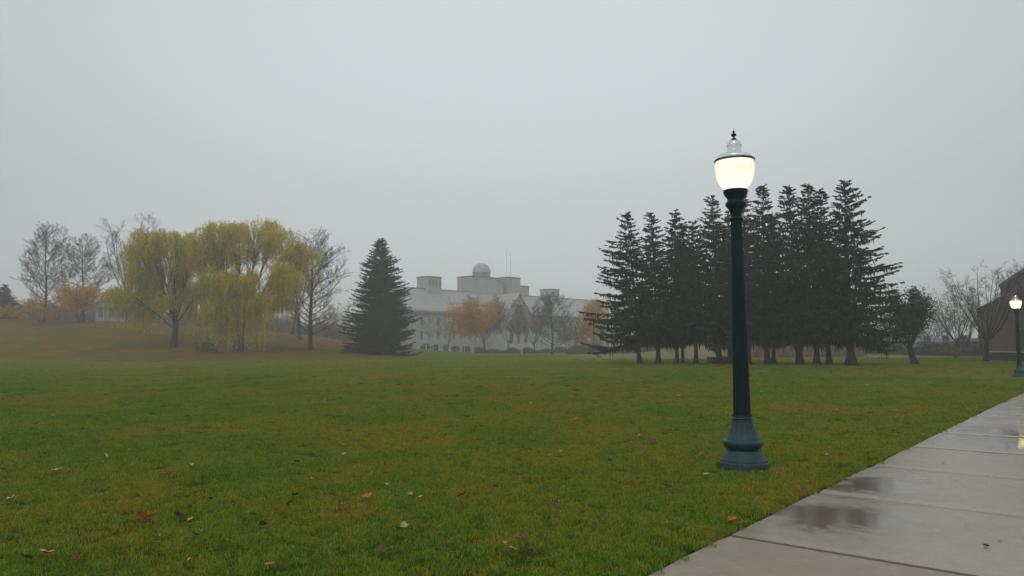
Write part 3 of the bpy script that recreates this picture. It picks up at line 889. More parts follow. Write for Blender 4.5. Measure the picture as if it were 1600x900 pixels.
# ------------------------------------------------------------------ spruces
def spruce(px, Y, pytop, label, seed, half_l=3.2, half_r=3.2, z0=1.6, trunk_r=.33, lean=0.0, dens=1.0, group=None, name='spruce_tree', full=False, base_pt=None, shape=.72):
    rg = np.random.default_rng(seed)
    b_ = base(px, Y) if base_pt is None else base_pt
    Y = b_.y
    H = at(px, pytop, Y).z - b_.z
    root = empty(name, b_, label, 'tree', group)
    mb = MB()
    nseg = 14
    zs = np.linspace(-.2, H - .15, nseg)
    lx = lean * np.clip(zs / H, 0, 1) ** 1.3
    tr_ = trunk_r * .68 * (1 - zs / H) ** 1.25 + .015
    tr_[0] = trunk_r * .95
    P = np.stack([lx, 0 * lx, zs], 1)
    mb.tubes(P[:-1], P[1:], tr_[:-1], tr_[1:], 9)
    ra = rg.uniform(0, 2 * PI, 6)
    for a_ in ra:                          # root flare
        mb.tubes([(0.5 * trunk_r * math.cos(a_), .5 * trunk_r * math.sin(a_), .55)], [(1.15 * trunk_r * math.cos(a_), 1.15 * trunk_r * math.sin(a_), -.12)], [.28 * trunk_r], [.24 * trunk_r], 6)
    mb.build('trunk', mat_bark, root)
    # branches
    W = MB(); NF = MB()
    z = z0
    P0, P1, R0, R1 = [], [], [], []
    C, A, B_, T, MI = [], [], [], [], []
    while z < H - .12:
        tt = (z - z0) / (H - z0)
        nb = int(rg.integers(6, 9) * (1.2 if full else 1) * (1.0 if tt < .8 else .8))
        azs = rg.uniform(0, 2 * PI) + np.arange(nb) * 2 * PI / nb + rg.normal(0, .25, nb)
        for az in azs:
            ca, sa = math.cos(az), math.sin(az)
            side = half_r if ca > 0 else half_l
            wid = side * abs(ca) + min(half_l, half_r, 3.4) * (1 - abs(ca))
            prof = (1 - tt) ** shape * (1.0 if tt > .12 else (.82 + 1.5 * tt))
            L = wid * prof * rg.uniform(.62, 1.15) * (1 + .10 * math.sin(az * 2 + seed + z * 1.7)) + .14
            if rg.uniform() < .06 and not full: L *= .45
            sl = -.30 + .52 * tt ** 1.3 + rg.normal(0, .09)
            cu = .22 - .10 * tt
            zz = z + rg.normal(0, .13)
            x0 = lean * (zz / H) ** 1.3
            ns = 6
            s_ = np.linspace(0, 1, ns + 1)
            bx = x0 + L * s_ * ca; by = L * s_ * sa; bz = zz + L * (sl * s_ + cu * s_ ** 2.4)
            bp = np.stack([bx, by, bz], 1)
            r_ = (.016 + .014 * L / 3) * (1 - .8 * s_)
            P0.append(bp[:-1]); P1.append(bp[1:]); R0.append(r_[:-1]); R1.append(r_[1:])
            # foliage: side sprays, each hanging
            nn = int(max(7, L / .075 * dens))
            u = rg.uniform(.10, 1.0, nn) ** .8
            sg = rg.choice([-1, 1], nn)
            pos = np.stack([x0 + L * u * ca, L * u * sa, zz + L * (sl * u + cu * u ** 2.4)], 1)
            fwd = np.array([ca, sa, 0.]); lat_ = np.array([-sa, ca, 0.])
            ll = (.16 + .26 * L * (1 - u) ** .8 * .55 + .10 * rg.uniform(0, 1, nn)) * rg.uniform(.7, 1.2, nn)
            ll = np.minimum(ll, .75)
            dirs = fwd[None] * rg.uniform(.35, .9, nn)[:, None] + lat_[None] * (sg * rg.uniform(.4, 1.0, nn))[:, None]
            dirs[:, 2] = -rg.uniform(.15, .85, nn) * (1 - .8 * tt) + .35 * tt
            dirs /= np.linalg.norm(dirs, axis=1, keepdims=True)
            ax = dirs * (ll / 2)[:, None]
            cen = pos + ax
            nrm = np.cross(dirs, np.array([0, 0, 1.]) + rg.normal(0, .5, (nn, 3))); nrm /= np.linalg.norm(nrm, axis=1, keepdims=True) + 1e-9
            wdt = nrm * (rg.uniform(.035, .075, nn) + .014)[:, None]
            tnt = np.clip(rg.normal(.45, .25, nn) + .15 * (u - .5), 0, 1)
            old = (rg.uniform(0, 1, nn) < (.30 if tt < .25 and not full else .04)).astype(int)
            C.append(cen); A.append(ax); B_.append(wdt); T.append(tnt); MI.append(old)
            # second plane crossing the first, so that sprays have body from every side
            w2 = np.cross(dirs, nrm); C.append(cen + rg.normal(0, .02, (nn, 3))); A.append(ax * .85); B_.append(w2 * (rg.uniform(.025, .05, nn))[:, None]); T.append(tnt); MI.append(old)
            # hanging curtains under the branch
            nh = int(nn * .60 * (1.3 - tt))
            u = rg.uniform(.12, .86, nh)
            pos = np.stack([x0 + L * u * ca, L * u * sa, zz + L * (sl * u + cu * u ** 2.4)], 1) + lat_[None] * (rg.uniform(-.3, .3, nh) * (1 - u) * L * .35)[:, None]
            hl = rg.uniform(.10, .30, nh) * (1.15 - .6 * tt)
            hd = np.stack([rg.normal(0, .15, nh), rg.normal(0, .15, nh), -np.ones(nh)], 1)
            C.append(pos + hd * hl[:, None]); A.append(hd * hl[:, None]); 
            wv = rg.normal(size=(nh, 3)); wv[:, 2] = 0; wv /= np.linalg.norm(wv, axis=1, keepdims=True) + 1e-9
            B_.append(wv * rg.uniform(.025, .05, nh)[:, None]); T.append(np.clip(rg.normal(.35, .2, nh), 0, 1)); MI.append(np.zeros(nh, int))
        z += rg.uniform(.22, .40) * (1.0 - .30 * tt) * (.66 if full else 1.0)
    # leader tip
    nt_ = 26
    zz = H - rg.uniform(0, 1.0, nt_) ** 1.0 * 1.1
    C.append(np.stack([lean * np.ones(nt_) * (zz / H) ** 1.3 + rg.normal(0, .05, nt_), rg.normal(0, .05, nt_), zz], 1))
    dd = rg.normal(size=(nt_, 3)) * .5 + np.array([0, 0, .9]); dd /= np.linalg.norm(dd, axis=1, keepdims=True)
    A.append(dd * .13); ww = np.cross(dd, rg.normal(size=(nt_, 3))); ww /= np.linalg.norm(ww, axis=1, keepdims=True); B_.append(ww * .035)
    T.append(np.full(nt_, .4)); MI.append(np.zeros(nt_, int))
    W.tubes(np.concatenate(P0), np.concatenate(P1), np.concatenate(R0), np.concatenate(R1), 3)
    W.build('branches', mat_bark, root)
    C, A, B_, T, MI = map(np.concatenate, (C, A, B_, T, MI))
    # each spray: six-sided tapering frond instead of a plain rectangle
    V = np.stack([C - A, C - A * .55 - B_, C + A * .35 - B_ * .8, C + A, C + A * .35 + B_ * .8, C - A * .55 + B_], 1).reshape(-1, 3)
    NF.add(V, np.arange(len(C) * 6).reshape(-1, 6), MI, T)
    NF.build('crown', [mat_spruce, mat_spruce_old], root, tint=True)
    return root

GS = 'tall spruces standing in a row across the lawn'
row = [  # trunk px, base py, top py, half widths, trunk radius, lean, label
    (999, 569, 333, 4.6, 2.6, .24, -.75, 'leftmost tall spruce of the row, its long boughs reaching out over the tan grass'),
    (1029, 569, 331, 2.4, 2.6, .26, -.35, 'second tall spruce from the left end of the row'),
    (1058, 569, 332, 2.6, 2.4, .20, .1, 'third spruce from the left end of the row, right after the second'),
    (1067, 568, 352, 2.0, 2.2, .17, .3, 'slim lower spruce hidden tight behind the third one of the row'),
    (1088, 569, 346, 2.2, 2.4, .22, .0, 'shorter spruce in the dip of the row left of the lamp post'),
    (1124, 569, 306, 3.0, 2.6, .30, -.2, 'tall spruce whose tip rises just left of the lamp collar'),
    (1141, 568, 330, 2.4, 2.6, .22, .2, 'spruce whose trunk stands directly behind the lamp post'),
    (1170, 569, 299, 2.4, 2.4, .24, -.1, 'thin open spruce just right of the lamp globe'),
    (1199, 570, 291, 2.6, 2.4, .26, .05, 'pointed spruce second to the right of the lamp post'),
    (1209, 569, 338, 2.0, 2.4, .20, .2, 'lower spruce tucked close behind the pointed one right of the lamp'),
    (1249, 570, 290, 2.8, 2.4, .32, -.35, 'fourth tall spruce from the right end of the row'),
    (1277, 570, 286, 2.6, 2.2, .27, -.2, 'slender blunt topped spruce third from the right end of the row'),
    (1295, 570, 296, 2.3, 2.4, .25, -.15, 'spruce next to the big right end tree of the row, on its left'),
    (1330, 571, 283, 2.9, 4.5, .38, .05, 'biggest spruce at the right end of the row with the thickest trunk'),
]
for i, (px, pb, pt, hl, hr, tr, ln, lab) in enumerate(row):
    gb = G(px, pb)
    spruce(px, gb.y, pt, lab, 100 + i * 7, hl, hr, 1.75 + .6 * ((i * 37) % 5) / 5, tr, ln, 1.05, GS, base_pt=gb)
spruce(594, 101, 374, 'broad dense dark spruce standing alone on the lawn left of the foggy hall', 333, 6.0, 5.7, .25, .4, .0, 1.7, None, 'lone_spruce', True, shape=.68)

# ------------------------------------------------------------------ broadleaf trees
def norm(v):
    return v / (np.linalg.norm(v) + 1e-9)

def skeleton(rg, H, W, kind='fan', base_h=.25, n1=26, tr=.25, twig=.012, levels=3, up=.35, nlimb=5, dens=1.0, lift=.6):
    """list of segments (p0,p1,r0,r1,level) for a bare tree; kind 'fan' splits low, 'leader' keeps one stem"""
    segs = []; tips = []
    def poly(p, d, L, r0, r1, n, wob, trop, lev):
        pts = [p.copy()]; dirs = []
        d = norm(d)
        for k in range(n):
            d = norm(d + rg.normal(0, wob, 3) + np.array([0, 0, trop]))
            q = pts[-1] + d * L / n
            a_, b_ = r0 + (r1 - r0) * k / n, r0 + (r1 - r0) * (k + 1) / n
            segs.append((pts[-1], q, a_, b_, lev)); pts.append(q); dirs.append(d)
        return pts, dirs
    def kids(pts, dirs, L, r, lev, L0):
        if lev > levels: 
            tips.append(pts[-1]); return
        per = {1: 3.0, 2: 4.2, 3: 5.0}.get(lev, 5.0) * dens
        m = max(3, int(L * per)) if lev > 1 else max(4, int(L * per))
        m = min(m, 26 if lev == 1 else 9)
        for k in range(m):
            f = .22 + .78 * (k + rg.uniform(0, 1)) / m
            i = min(int(f * len(dirs)), len(dirs) - 1)
            fr_ = f * len(dirs) - i
            p = pts[i] + (pts[i + 1] - pts[i]) * min(max(fr_, 0), 1)
            d = dirs[i]
            side = norm(np.cross(d, rg.normal(size=3)))
            nd_ = norm(d * rg.uniform(.55, 1.0) + side * rg.uniform(.5, .95) + np.array([0, 0, up * .35]))
            l = L * rg.uniform(.28, .5) * (1.15 - .6 * f) if lev > 0 else L
            l = max(l, .25)
            rr = max(r * .45 * (1 - .5 * f), twig)
            pp, dd = poly(p, nd_, l, rr, max(rr * .35, twig * .6), 3 if lev < 3 else 2, .13, up * .22, lev + 1)
            kids(pp, dd, l, rr, lev + 1, L0)
    if kind == 'leader':
        pts, dirs = poly(np.array([0., 0, -.2]), np.array([0, 0, 1.]), H + .1, tr, .02, 16, .035, .25, 0)
        sc_ = (H) / max(pts[-1][2], .1)
        for k in range(n1):
            f = base_h + (1 - base_h) * (k + rg.uniform(0, 1)) / n1
            i = min(int(f * 16), 15)
            p = pts[i] + (pts[i + 1] - pts[i]) * (f * 16 - i if f < 1 else 1)
            tt = (f - base_h) / (1 - base_h)
            prof = math.sin(PI * min(.90, (tt * .76 + .16))) ** .7
            L = W / 2 * prof * rg.uniform(.75, 1.15) * 1.1 + .3
            az = k * 2.4 + rg.normal(0, .3)
            el = lift * (.35 + .75 * tt)
            d = np.array([math.cos(az) * math.cos(el), math.sin(az) * math.cos(el), math.sin(el)])
            r = max(tr * .32 * (1 - f) + .02, .02)
            pp, dd = poly(p, d, L, r, twig, 6, .09, up * .25, 1)
            kids(pp, dd, L, r, 1, L)
    else:
        hb = H * base_h
        pts, dirs = poly(np.array([0., 0, -.2]), np.array([rg.normal(0, .05), 0, 1.]), hb + .2, tr, tr * .8, 4, .04, .1, 0)
        nlimb = int(nlimb * 1.7)
        for k in range(nlimb):
            az = k * 2.4 + rg.normal(0, .35)
            spread = rg.uniform(.15, 1.0) ** .8
            tgt = np.array([math.cos(az) * W / 2 * spread * .85, math.sin(az) * W / 2 * spread * .85, H * (1.0 - .28 * spread ** 2) * rg.uniform(.9, 1.0)])
            p = pts[-1] - np.array([0, 0, rg.uniform(0, .18) * hb])
            d = tgt - p; L = np.linalg.norm(d)
            d0 = norm(d) + np.array([math.cos(az), math.sin(az), 0]) * .18
            r = tr * rg.uniform(.20, .36)
            pp, dd = poly(p, d0, L, r, twig, 9, .055, .06 + up * .1, 1)
            kids(pp, dd, L * .50, r * .8, 1, L)
    return segs, tips

def bare_tree(px, Y, pytop, wpx, label, seed, kind='fan', group=None, bark=None, twigm=None, name='bare_tree', leaf=None, leaf_n=0, leaf_size=.10,
              leaf_zone=(0, 1), base_pt=None, leaf_spread=.25, zoff=0.0, lean=0.0, cat='tree', **kw):
    rg = np.random.default_rng(seed)
    b_ = base(px, Y) if base_pt is None else base_pt
    Y = b_.y
    H = at(px, pytop, Y).z - b_.z
    W = wpx / FPX * Y
    segs, tips = skeleton(rg, H, W, kind, **kw)
    P0 = np.array([s[0] for s in segs]); P1 = np.array([s[1] for s in segs])
    R0 = np.array([s[2] for s in segs]); R1 = np.array([s[3] for s in segs]); LV = np.array([s[4] for s in segs])
    # fit the crown into the size wanted
    zmax = np.percentile(P1[:, 2], 99.8)
    sz = H / zmax
    hx = max(np.percentile(np.abs(P1[:, 0]), 99), .5)
    sx = (W / 2) / hx
    for P in (P0, P1):
        P[:, 2] *= sz; P[:, :2] *= sx
        if lean: P[:, 0] += lean * (np.clip(P[:, 2], 0, None) / H) ** 1.5
    root = empty(name, b_, label, cat, group)
    root.location.z += zoff
    m0 = LV == 0 if kind == 'leader' else LV <= 1
    mb = MB(); mb.tubes(P0[m0], P1[m0], R0[m0], R1[m0], 7)
    tr = kw.get('tr', .25)
    for a_ in rg.uniform(0, 2 * PI, 5):
        mb.tubes([(.4 * tr * math.cos(a_), .4 * tr * math.sin(a_), .5)], [(1.6 * tr * math.cos(a_), 1.6 * tr * math.sin(a_), -.15)], [.4 * tr], [.3 * tr], 5)
    mb.build('trunk', bark or mat_bark, root)
    mb = MB(); mb.tubes(P0[~m0], P1[~m0], R0[~m0], R1[~m0], 3)
    mb.build('branches', twigm or mat_twig, root)
    if leaf is not None and leaf_n:
        cand = np.nonzero((LV >= 2) & (P1[:, 2] > H * leaf_zone[0]) & (P1[:, 2] < H * leaf_zone[1]))[0]
        k = rg.choice(cand, leaf_n)
        f = rg.uniform(0, 1, leaf_n)[:, None]
        P = P0[k] * (1 - f) + P1[k] * f + rg.normal(0, leaf_spread, (leaf_n, 3)) * np.array([1, 1, .8])
        P[:, 2] = np.maximum(P[:, 2], .05)
        mb = MB(); mb.leaves(rg, P, leaf_size, 0)
        mb.build('crown', leaf, root, tint=True)
    return root

GL = 'bare trees on the hill'
bare_tree(68, 122, 348, 92, 'bare grey tree at the far left of the hill above the small orange bush', 1, 'leader', GL, base_h=.16, n1=34, tr=.27, lift=1.05, up=.6, twig=.016, dens=1.0)
bare_tree(128, 123, 366, 84, 'bare tree on the hill rising out of golden leaves', 2, 'leader', GL, base_h=.14, n1=32, tr=.23, lift=1.1, up=.6, twig=.015, twigm=mat_twig)
bare_tree(197, 134, 326, 100, 'tall bare tree whose top shows above the left willow', 3, 'fan', GL, base_h=.25, tr=.36, nlimb=5, up=.4, twig=.018)
bare_tree(485, 104, 362, 112, 'bare tree right of the willows with dark trunk and curving side branches', 4, 'leader', GL, base_h=.14, n1=40, tr=.36, lift=.75, up=.45, twig=.015, base_pt=G(485, 546), dens=.9, bark=mat_bark)
bare_tree(469, 112, 395, 70, 'thin dark trunked tree standing just left of the larger bare tree', 5, 'fan', GL, base_h=.4, tr=.24, nlimb=4, base_pt=G(469, 531), twig=.015)
bare_tree(458, 118, 400, 90, 'slim tree with olive leaves at the right flank of the yellow willow', 6, 'fan', GL, name='olive_tree', base_h=.35, tr=.22, nlimb=5, base_pt=G(457, 523), leaf=mat_willow, leaf_n=5000, leaf_size=.10, leaf_spread=.35)

GO = 'orange bushes and small trees on the hill'
bare_tree(62, 118, 466, 62, 'small rust orange bush at the foot of the far left bare tree', 21, 'fan', GO, name='orange_bush', cat='bush', base_h=.06, tr=.06, nlimb=8, leaf=mat_orange, leaf_n=2600, leaf_size=.11, leaf_spread=.3, twigm=mat_twig_red)
bare_tree(122, 118, 436, 88, 'bright golden orange small tree on the hill', 22, 'fan', GO, name='orange_tree', base_h=.08, tr=.09, nlimb=9, leaf=mat_orange, leaf_n=11000, leaf_size=.11, leaf_spread=.35, twigm=mat_twig_red, leaf_zone=(0, .8))
bare_tree(88, 128, 455, 55, 'pinkish brown twiggy shrub between the two hill trees', 23, 'fan', GO, name='twiggy_shrub', cat='bush', base_h=.05, tr=.06, nlimb=9, leaf=mat_pink, leaf_n=900, leaf_size=.10, leaf_spread=.35, twigm=mat_twig_red)
bare_tree(12, 124, 478, 70, 'low golden bush in front of the dark evergreen at the left edge', 24, 'fan', GO, name='low_bush', cat='bush', base_h=.05, tr=.05, nlimb=8, leaf=mat_orange, leaf_n=1500, leaf_size=.10, leaf_spread=.3, twigm=mat_twig_red)
bare_tree(312, 128, 478, 56, 'faded pink shrub seen between the two willows', 25, 'fan', None, name='pink_shrub', cat='bush', base_h=.05, tr=.08, nlimb=8, leaf=mat_pink, leaf_n=2400, leaf_size=.12, leaf_spread=.4, twigm=mat_twig_red)
spruce(3, 128, 446, 'dark evergreen cut by the left edge of the photo on the hill', 71, 2.9, 2.9, .3, .2, 0, 1.0, None, 'evergreen_tree', True)

GP = 'hazy leafless trees beyond the hill'
for i, (px, Y, pt, wp, lab) in enumerate([
        (508, 150, 488, 46, 'hazy pinkish leafless tree just right of the large bare tree'),
        (527, 160, 470, 52, 'hazy leafless tree touching the left side of the lone spruce'),
        (545, 168, 497, 40, 'small hazy leafless tree low behind the left boughs of the lone spruce')]):
    bare_tree(px, Y, pt, wp, lab, 31 + i, 'fan', GP, base_h=.15, tr=.16, nlimb=6, twigm=mat_twig_red, leaf=mat_pink, leaf_n=500, leaf_size=.13, leaf_spread=.4, twig=.02)

# trees before the hall
bare_tree(740, 140, 461, 82, 'round orange leafed tree with pinkish thin top in front of the hall', 41, 'fan', None, name='orange_tree', base_h=.18, tr=.17, nlimb=7, bark=mat_birch, twigm=mat_twig_red, twig=.016, leaf=mat_orange, leaf_n=16000, leaf_size=.13, leaf_spread=.55, leaf_zone=(.14, .86))
o_ = bare_tree(758, 146, 463, 76, 'thin rusty crowned tree directly behind the round orange tree', 42, 'fan', None, name='rusty_tree', base_h=.2, tr=.16, nlimb=6, twigm=mat_twig_red, twig=.016, leaf=mat_rust, leaf_n=8500, leaf_size=.12, leaf_spread=.5)
bare_tree(815, 142, 466, 66, 'white stemmed birch with drab brown leaves right of the orange tree', 43, 'fan', None, name='birch_tree', base_h=.16, tr=.15, nlimb=5, bark=mat_birch, twigm=mat_twig_red, twig=.015, leaf=mat_rust, leaf_n=3600, leaf_size=.10, leaf_spread=.35)
bare_tree(793, 150, 470, 58, 'greyish olive tree between the orange tree and the white birch', 44, 'fan', None, name='olive_tree', base_h=.2, tr=.15, nlimb=5, twigm=mat_twig, leaf=mat_olive, leaf_n=3600, leaf_size=.10, leaf_spread=.35)
bare_tree(836, 150, 468, 58, 'brownish thin leaved tree between the birch and the leafless one', 47, 'fan', None, name='brown_tree', base_h=.15, tr=.15, nlimb=6, twigm=mat_twig_red, leaf=mat_rust, leaf_n=3800, leaf_size=.10, leaf_spread=.35)
bare_tree(863, 128, 457, 64, 'upright leafless tree with pale lower branches in front of the hall', 45, 'leader', None, base_h=.12, n1=40, tr=.20, lift=1.05, up=.55, twigm=mat_bark_pale, twig=.015)
bare_tree(893, 140, 492, 62, 'grey olive bushy tree between the upright bare tree and the golden one', 46, 'fan', None, name='olive_bush', base_h=.08, tr=.12, nlimb=8, twigm=mat_twig_red, leaf=mat_olive, leaf_n=4500, leaf_size=.10, leaf_spread=.4)
bare_tree(926, 135, 469, 46, 'narrow golden yellow tree partly behind the spruce row', 48, 'leader', None, name='golden_tree', base_h=.08, n1=34, tr=.14, lift=1.1, up=.6, leaf=mat_gold, leaf_n=14000, leaf_size=.12, leaf_spread=.32)
bare_tree(676, 150, 492, 36, 'small leafless birch before the left windows of the hall', 49, 'fan', None, base_h=.2, tr=.11, nlimb=5, bark=mat_birch, twigm=mat_bark_pale, twig=.014)
bare_tree(700, 150, 488, 38, 'small leafless tree between the birch and the orange tree', 50, 'fan', None, base_h=.2, tr=.11, nlimb=5, twigm=mat_twig, twig=.014)

# trees at the right
bare_tree(1431, 62, 452, 84, 'dark green apple tree with forked trunk at the right end of the spruce row', 61, 'fan', None, name='apple_tree', base_h=.22, tr=.23, nlimb=6, leaf=mat_green, leaf_n=6500, leaf_size=.085, leaf_spread=.26, base_pt=G(1428, 569), bark=mat_bark, up=.2)
GR = 'leafless trees by the brick building'
bare_tree(1452, 86, 468, 64, 'olive tinged thin tree behind the apple tree', 62, 'fan', GR, name='olive_tree', base_h=.15, tr=.13, nlimb=6, leaf=mat_olive, leaf_n=1500, leaf_size=.075, leaf_spread=.3, twig=.011)
bare_tree(1492, 80, 440, 84, 'pale twiggy tree between the apple tree and the largest leafless tree', 63, 'fan', GR, base_h=.18, tr=.17, nlimb=7, twigm=mat_bark_pale, leaf=mat_olive, leaf_n=500, leaf_size=.07, leaf_spread=.3, twig=.011)
bare_tree(1545, 74, 407, 108, 'largest leafless tree fanning out in front of the brick building', 64, 'fan', GR, base_h=.22, tr=.20, nlimb=8, twig=.012, up=.35, base_pt=G(1542, 565), dens=1.1)
bare_tree(1513, 92, 450, 60, 'leafless tree filling the gap left of the brick building', 65, 'fan', GR, base_h=.15, tr=.15, nlimb=7, twigm=mat_twig_red, twig=.012)
bare_tree(1470, 100, 474, 60, 'faint leafless tree furthest back behind the pale twiggy one', 67, 'fan', GR, base_h=.15, tr=.15, nlimb=7, twigm=mat_twig_red, twig=.014)
bare_tree(1604, 92, 398, 84, 'leafless tree rising behind the roof of the brick building', 66, 'fan', GR, base_h=.3, tr=.22, nlimb=7, twig=.013)
bare_tree(1492, 70, 541, 42, 'small orange leafed shrub under the pale twiggy tree', 68, 'fan', None, name='orange_bush', cat='bush', base_h=.3, tr=.05, nlimb=5, leaf=mat_orange, leaf_n=420, leaf_size=.05, leaf_spread=.14)

# ------------------------------------------------------------------ willows
def willow(b_, label, seed, domes, tr=.5, mats=None, name='willow_tree'):
    """domes: (px, py, radius px, bottom py of the strands, n strands, golden share)"""
    rg = np.random.default_rng(seed)
    Y = b_.y
    root = empty(name, b_, label, 'tree', 'yellow green weeping willows on the hill foot')
    k = Y / FPX
    segs = []; MBL = MB()
    fork = np.array([0.15, 0, 3.0])
    tw = MB()
    stem = [np.array([0, 0, -.3]), np.array([.05, .0, 1.2]), fork]
    tw.tubes(stem[:-1], stem[1:], [tr * 1.25, tr], [tr, tr * .85], 9)
    C, A, B_, T, MI = [], [], [], [], []
    SP0, SP1 = [], []
    L0, L1, LR0, LR1 = [], [], [], []
    for (px, py, rpx, pyb, ns, gold) in domes:
        dy = rg.uniform(-3.4, -1.2) if pyb >= 540 else rg.uniform(-2.8, 2.6)
        c = at(px, py, Y) - b_; c = np.array([c.x, dy, c.z])
        r = rpx * k
        zb = (at(px, pyb, Y) - b_).z
        # limb to the middle of the clump, arching
        start = fork + np.array([0, 0, rg.uniform(-.8, .3)])
        mid = (start + c) / 2 + np.array([0, 0, .12 * np.linalg.norm(c - start)]) + rg.normal(0, .35, 3)
        pts = [(1 - u) ** 2 * start + 2 * u * (1 - u) * mid + u * u * c for u in np.linspace(0, 1, 9)]
        pts = [p + (rg.normal(0, .12, 3) if 0 < i < 8 else 0) for i, p in enumerate(pts)]
        r0 = tr * rg.uniform(.22, .32)
        for i in range(8):
            L0.append(pts[i]); L1.append(pts[i + 1]); LR0.append(r0 * (1 - .85 * i / 8)); LR1.append(r0 * (1 - .85 * (i + 1) / 8))
        # fine boughs radiating inside the clump
        heads = []
        for q in range(max(14, ns // 12)):
            i = rg.integers(3, 9); p = pts[i]
            d = rg.normal(size=3); d[2] = abs(d[2]) * .7 + .15; d = norm(d)
            tip = c + d * r * np.array([1, 1, .8]) * rg.uniform(.75, 1.05)
            m_ = (p + tip) / 2 + np.array([0, 0, .25 * r])
            pp = [(1 - u) ** 2 * p + 2 * u * (1 - u) * m_ + u * u * tip for u in np.linspace(0, 1, 6)]
            for j in range(5):
                L0.append(pp[j]); L1.append(pp[j + 1]); LR0.append(.05 * (1 - .16 * j)); LR1.append(.05 * (1 - .16 * (j + 1)))
            heads.append((pp, d))
        for q in range(int(ns * 1.5)):
            pp, d = heads[rg.integers(0, len(heads))]
            j = rg.integers(2, 6); h = pp[j] + rg.normal(0, .22, 3)
            o = np.array([d[0], d[1], 0]) + rg.normal(0, .35, 3); o[2] = 0
            full_ = max(h[2] - zb - rg.uniform(0, 1) ** 1.6 * 2.4, .5)
            lng = rg.uniform() < .28
            reach = rg.uniform(.15, .7) if lng else rg.uniform(.3, 1.15)
            ln = min(full_ * rg.uniform(.5, 1.02), full_) if lng else min(full_, rg.uniform(.5, 1.9))
            if ln < .4: ln = .5
            nl = int(ln / .085) + 8
            u = (np.arange(nl) + rg.uniform(0, 1, nl)) / nl
            sx = np.tanh(u * 2.2) * reach
            P = h[None] + o[None] * sx[:, None]
            P[:, 2] = h[2] + .10 * np.sin(u * 3) - ln * u ** 1.15
            sw = rg.uniform(0, 6); P[:, 0] += .05 * np.sin(u * 5 + sw)
            P += rg.normal(0, .07 if lng else .12, P.shape)
            dirl = np.stack([rg.normal(0, .45, nl), rg.normal(0, .45, nl), -np.ones(nl)], 1)
            hl = rg.uniform(.07, .13, nl)[:, None]
            C.append(P); A.append(dirl * hl)
            wv = rg.normal(size=(nl, 3)); wv -= dirl * (wv * dirl).sum(1, keepdims=True) / (dirl ** 2).sum(1, keepdims=True); wv /= np.linalg.norm(wv, axis=1, keepdims=True)
            B_.append(wv * rg.uniform(.024, .048, nl)[:, None])
            T.append(np.clip(rg.normal(.40, .26) + rg.normal(0, .14, nl), 0, 1))
            MI.append(np.full(nl, int(rg.uniform() < gold)))
            # the strand itself
            g_ = np.stack([h + o * math.tanh(v_ * 2.2) * reach + np.array([0, 0, -ln * v_ ** 1.15]) for v_ in (0, .35, .7, 1)])
            SP0.append(g_[:-1]); SP1.append(g_[1:])
    tw.tubes(L0, L1, LR0, LR1, 6)
    tw.build('trunk', mat_bark, root)
    SP0, SP1 = np.concatenate(SP0), np.concatenate(SP1)
    st = MB(); st.tubes(SP0, SP1, np.full(len(SP0), .007), np.full(len(SP0), .004), 3)
    st.build('strands', mat_olive, root)
    C, A, B_, T, MI = map(np.concatenate, (C, A, B_, T, MI))
    V = np.stack([C - A, C - B_, C + A, C + B_], 1).reshape(-1, 3)
    cr = MB(); cr.add(V, np.arange(len(C) * 4).reshape(-1, 4), MI, T)
    cr.build('crown', mats or [mat_willow, mat_willow_gold], root, tint=True)
    return root

K = 1.0
willow(G(272, 542), 'left weeping willow, dull olive green, its thin trunk visible below the crown', 81, [
    (262, 374, 22, 425, 170, .5), (222, 398, 27, 470, 230, .35), (290, 380, 20, 440, 170, .5), (308, 392, 18, 450, 150, .5), (240, 372, 18, 420, 120, .6), (202, 430, 26, 515, 260, .25),
    (245, 432, 26, 500, 230, .2), (194, 462, 17, 520, 170, .3), (286, 425, 24, 505, 200, .2), (222, 470, 24, 524, 200, .3),
    (306, 455, 20, 530, 170, .2), (262, 470, 20, 512, 130, .2), (240, 385, 18, 430, 110, .4)], .42)
willow(G(372, 549), 'right weeping willow, larger and more golden, strands hanging down to the ground', 82, [
    (396, 356, 30, 415, 260, .75), (350, 368, 27, 430, 220, .6), (324, 376, 20, 430, 150, .6), (374, 364, 20, 405, 150, .8), (430, 372, 26, 425, 200, .7), (463, 392, 22, 440, 190, .6),
    (326, 398, 24, 445, 210, .4), (366, 392, 17, 425, 110, .6), (354, 440, 22, 545, 240, .3), (385, 446, 32, 550, 340, .8),
    (417, 474, 22, 552, 230, .75), (362, 490, 22, 552, 190, .5), (452, 430, 22, 495, 190, .3), (478, 400, 14, 450, 90, .6),
    (318, 445, 18, 500, 130, .2), (440, 470, 18, 520, 120, .7), (470, 440, 14, 490, 90, .5)], .60)

# ------------------------------------------------------------------ brush, hedge, posts, chairs, cabinets
def shrub_clump(mb, rg, c, r, h, n, size):
    P = rg.normal(size=(n, 3)); P /= np.linalg.norm(P, axis=1, keepdims=True)
    P *= (rg.uniform(0, 1, n) ** .4)[:, None]
    P = P * np.array([r, r, h / 2]) + np.array([c[0], c[1], c[2] + h / 2])
    mb.leaves(rg, P, size)
rg = np.random.default_rng(77)
hedge_lab = ['dark clipped hedge bush nearest the lone spruce, below the hall windows', 'dark hedge bush below the hall, second from the lone spruce', 'dark hedge bush below the hall, third from the lone spruce',
             'dark hedge bush below the hall, fourth from the lone spruce', 'dark hedge bush at the left foot of the orange tree']
for k, lab in enumerate(hedge_lab):
    b_ = base(665 + k * 15.5, 152)
    mb = MB(); shrub_clump(mb, rg, (0, 0, -.1), 1.0, 1.35, 700, .10)
    o = mb.build('hedge_bush', mat_green, None, b_, tint=True); tag(o, lab, 'bush', 'dark hedge bushes below the hall')
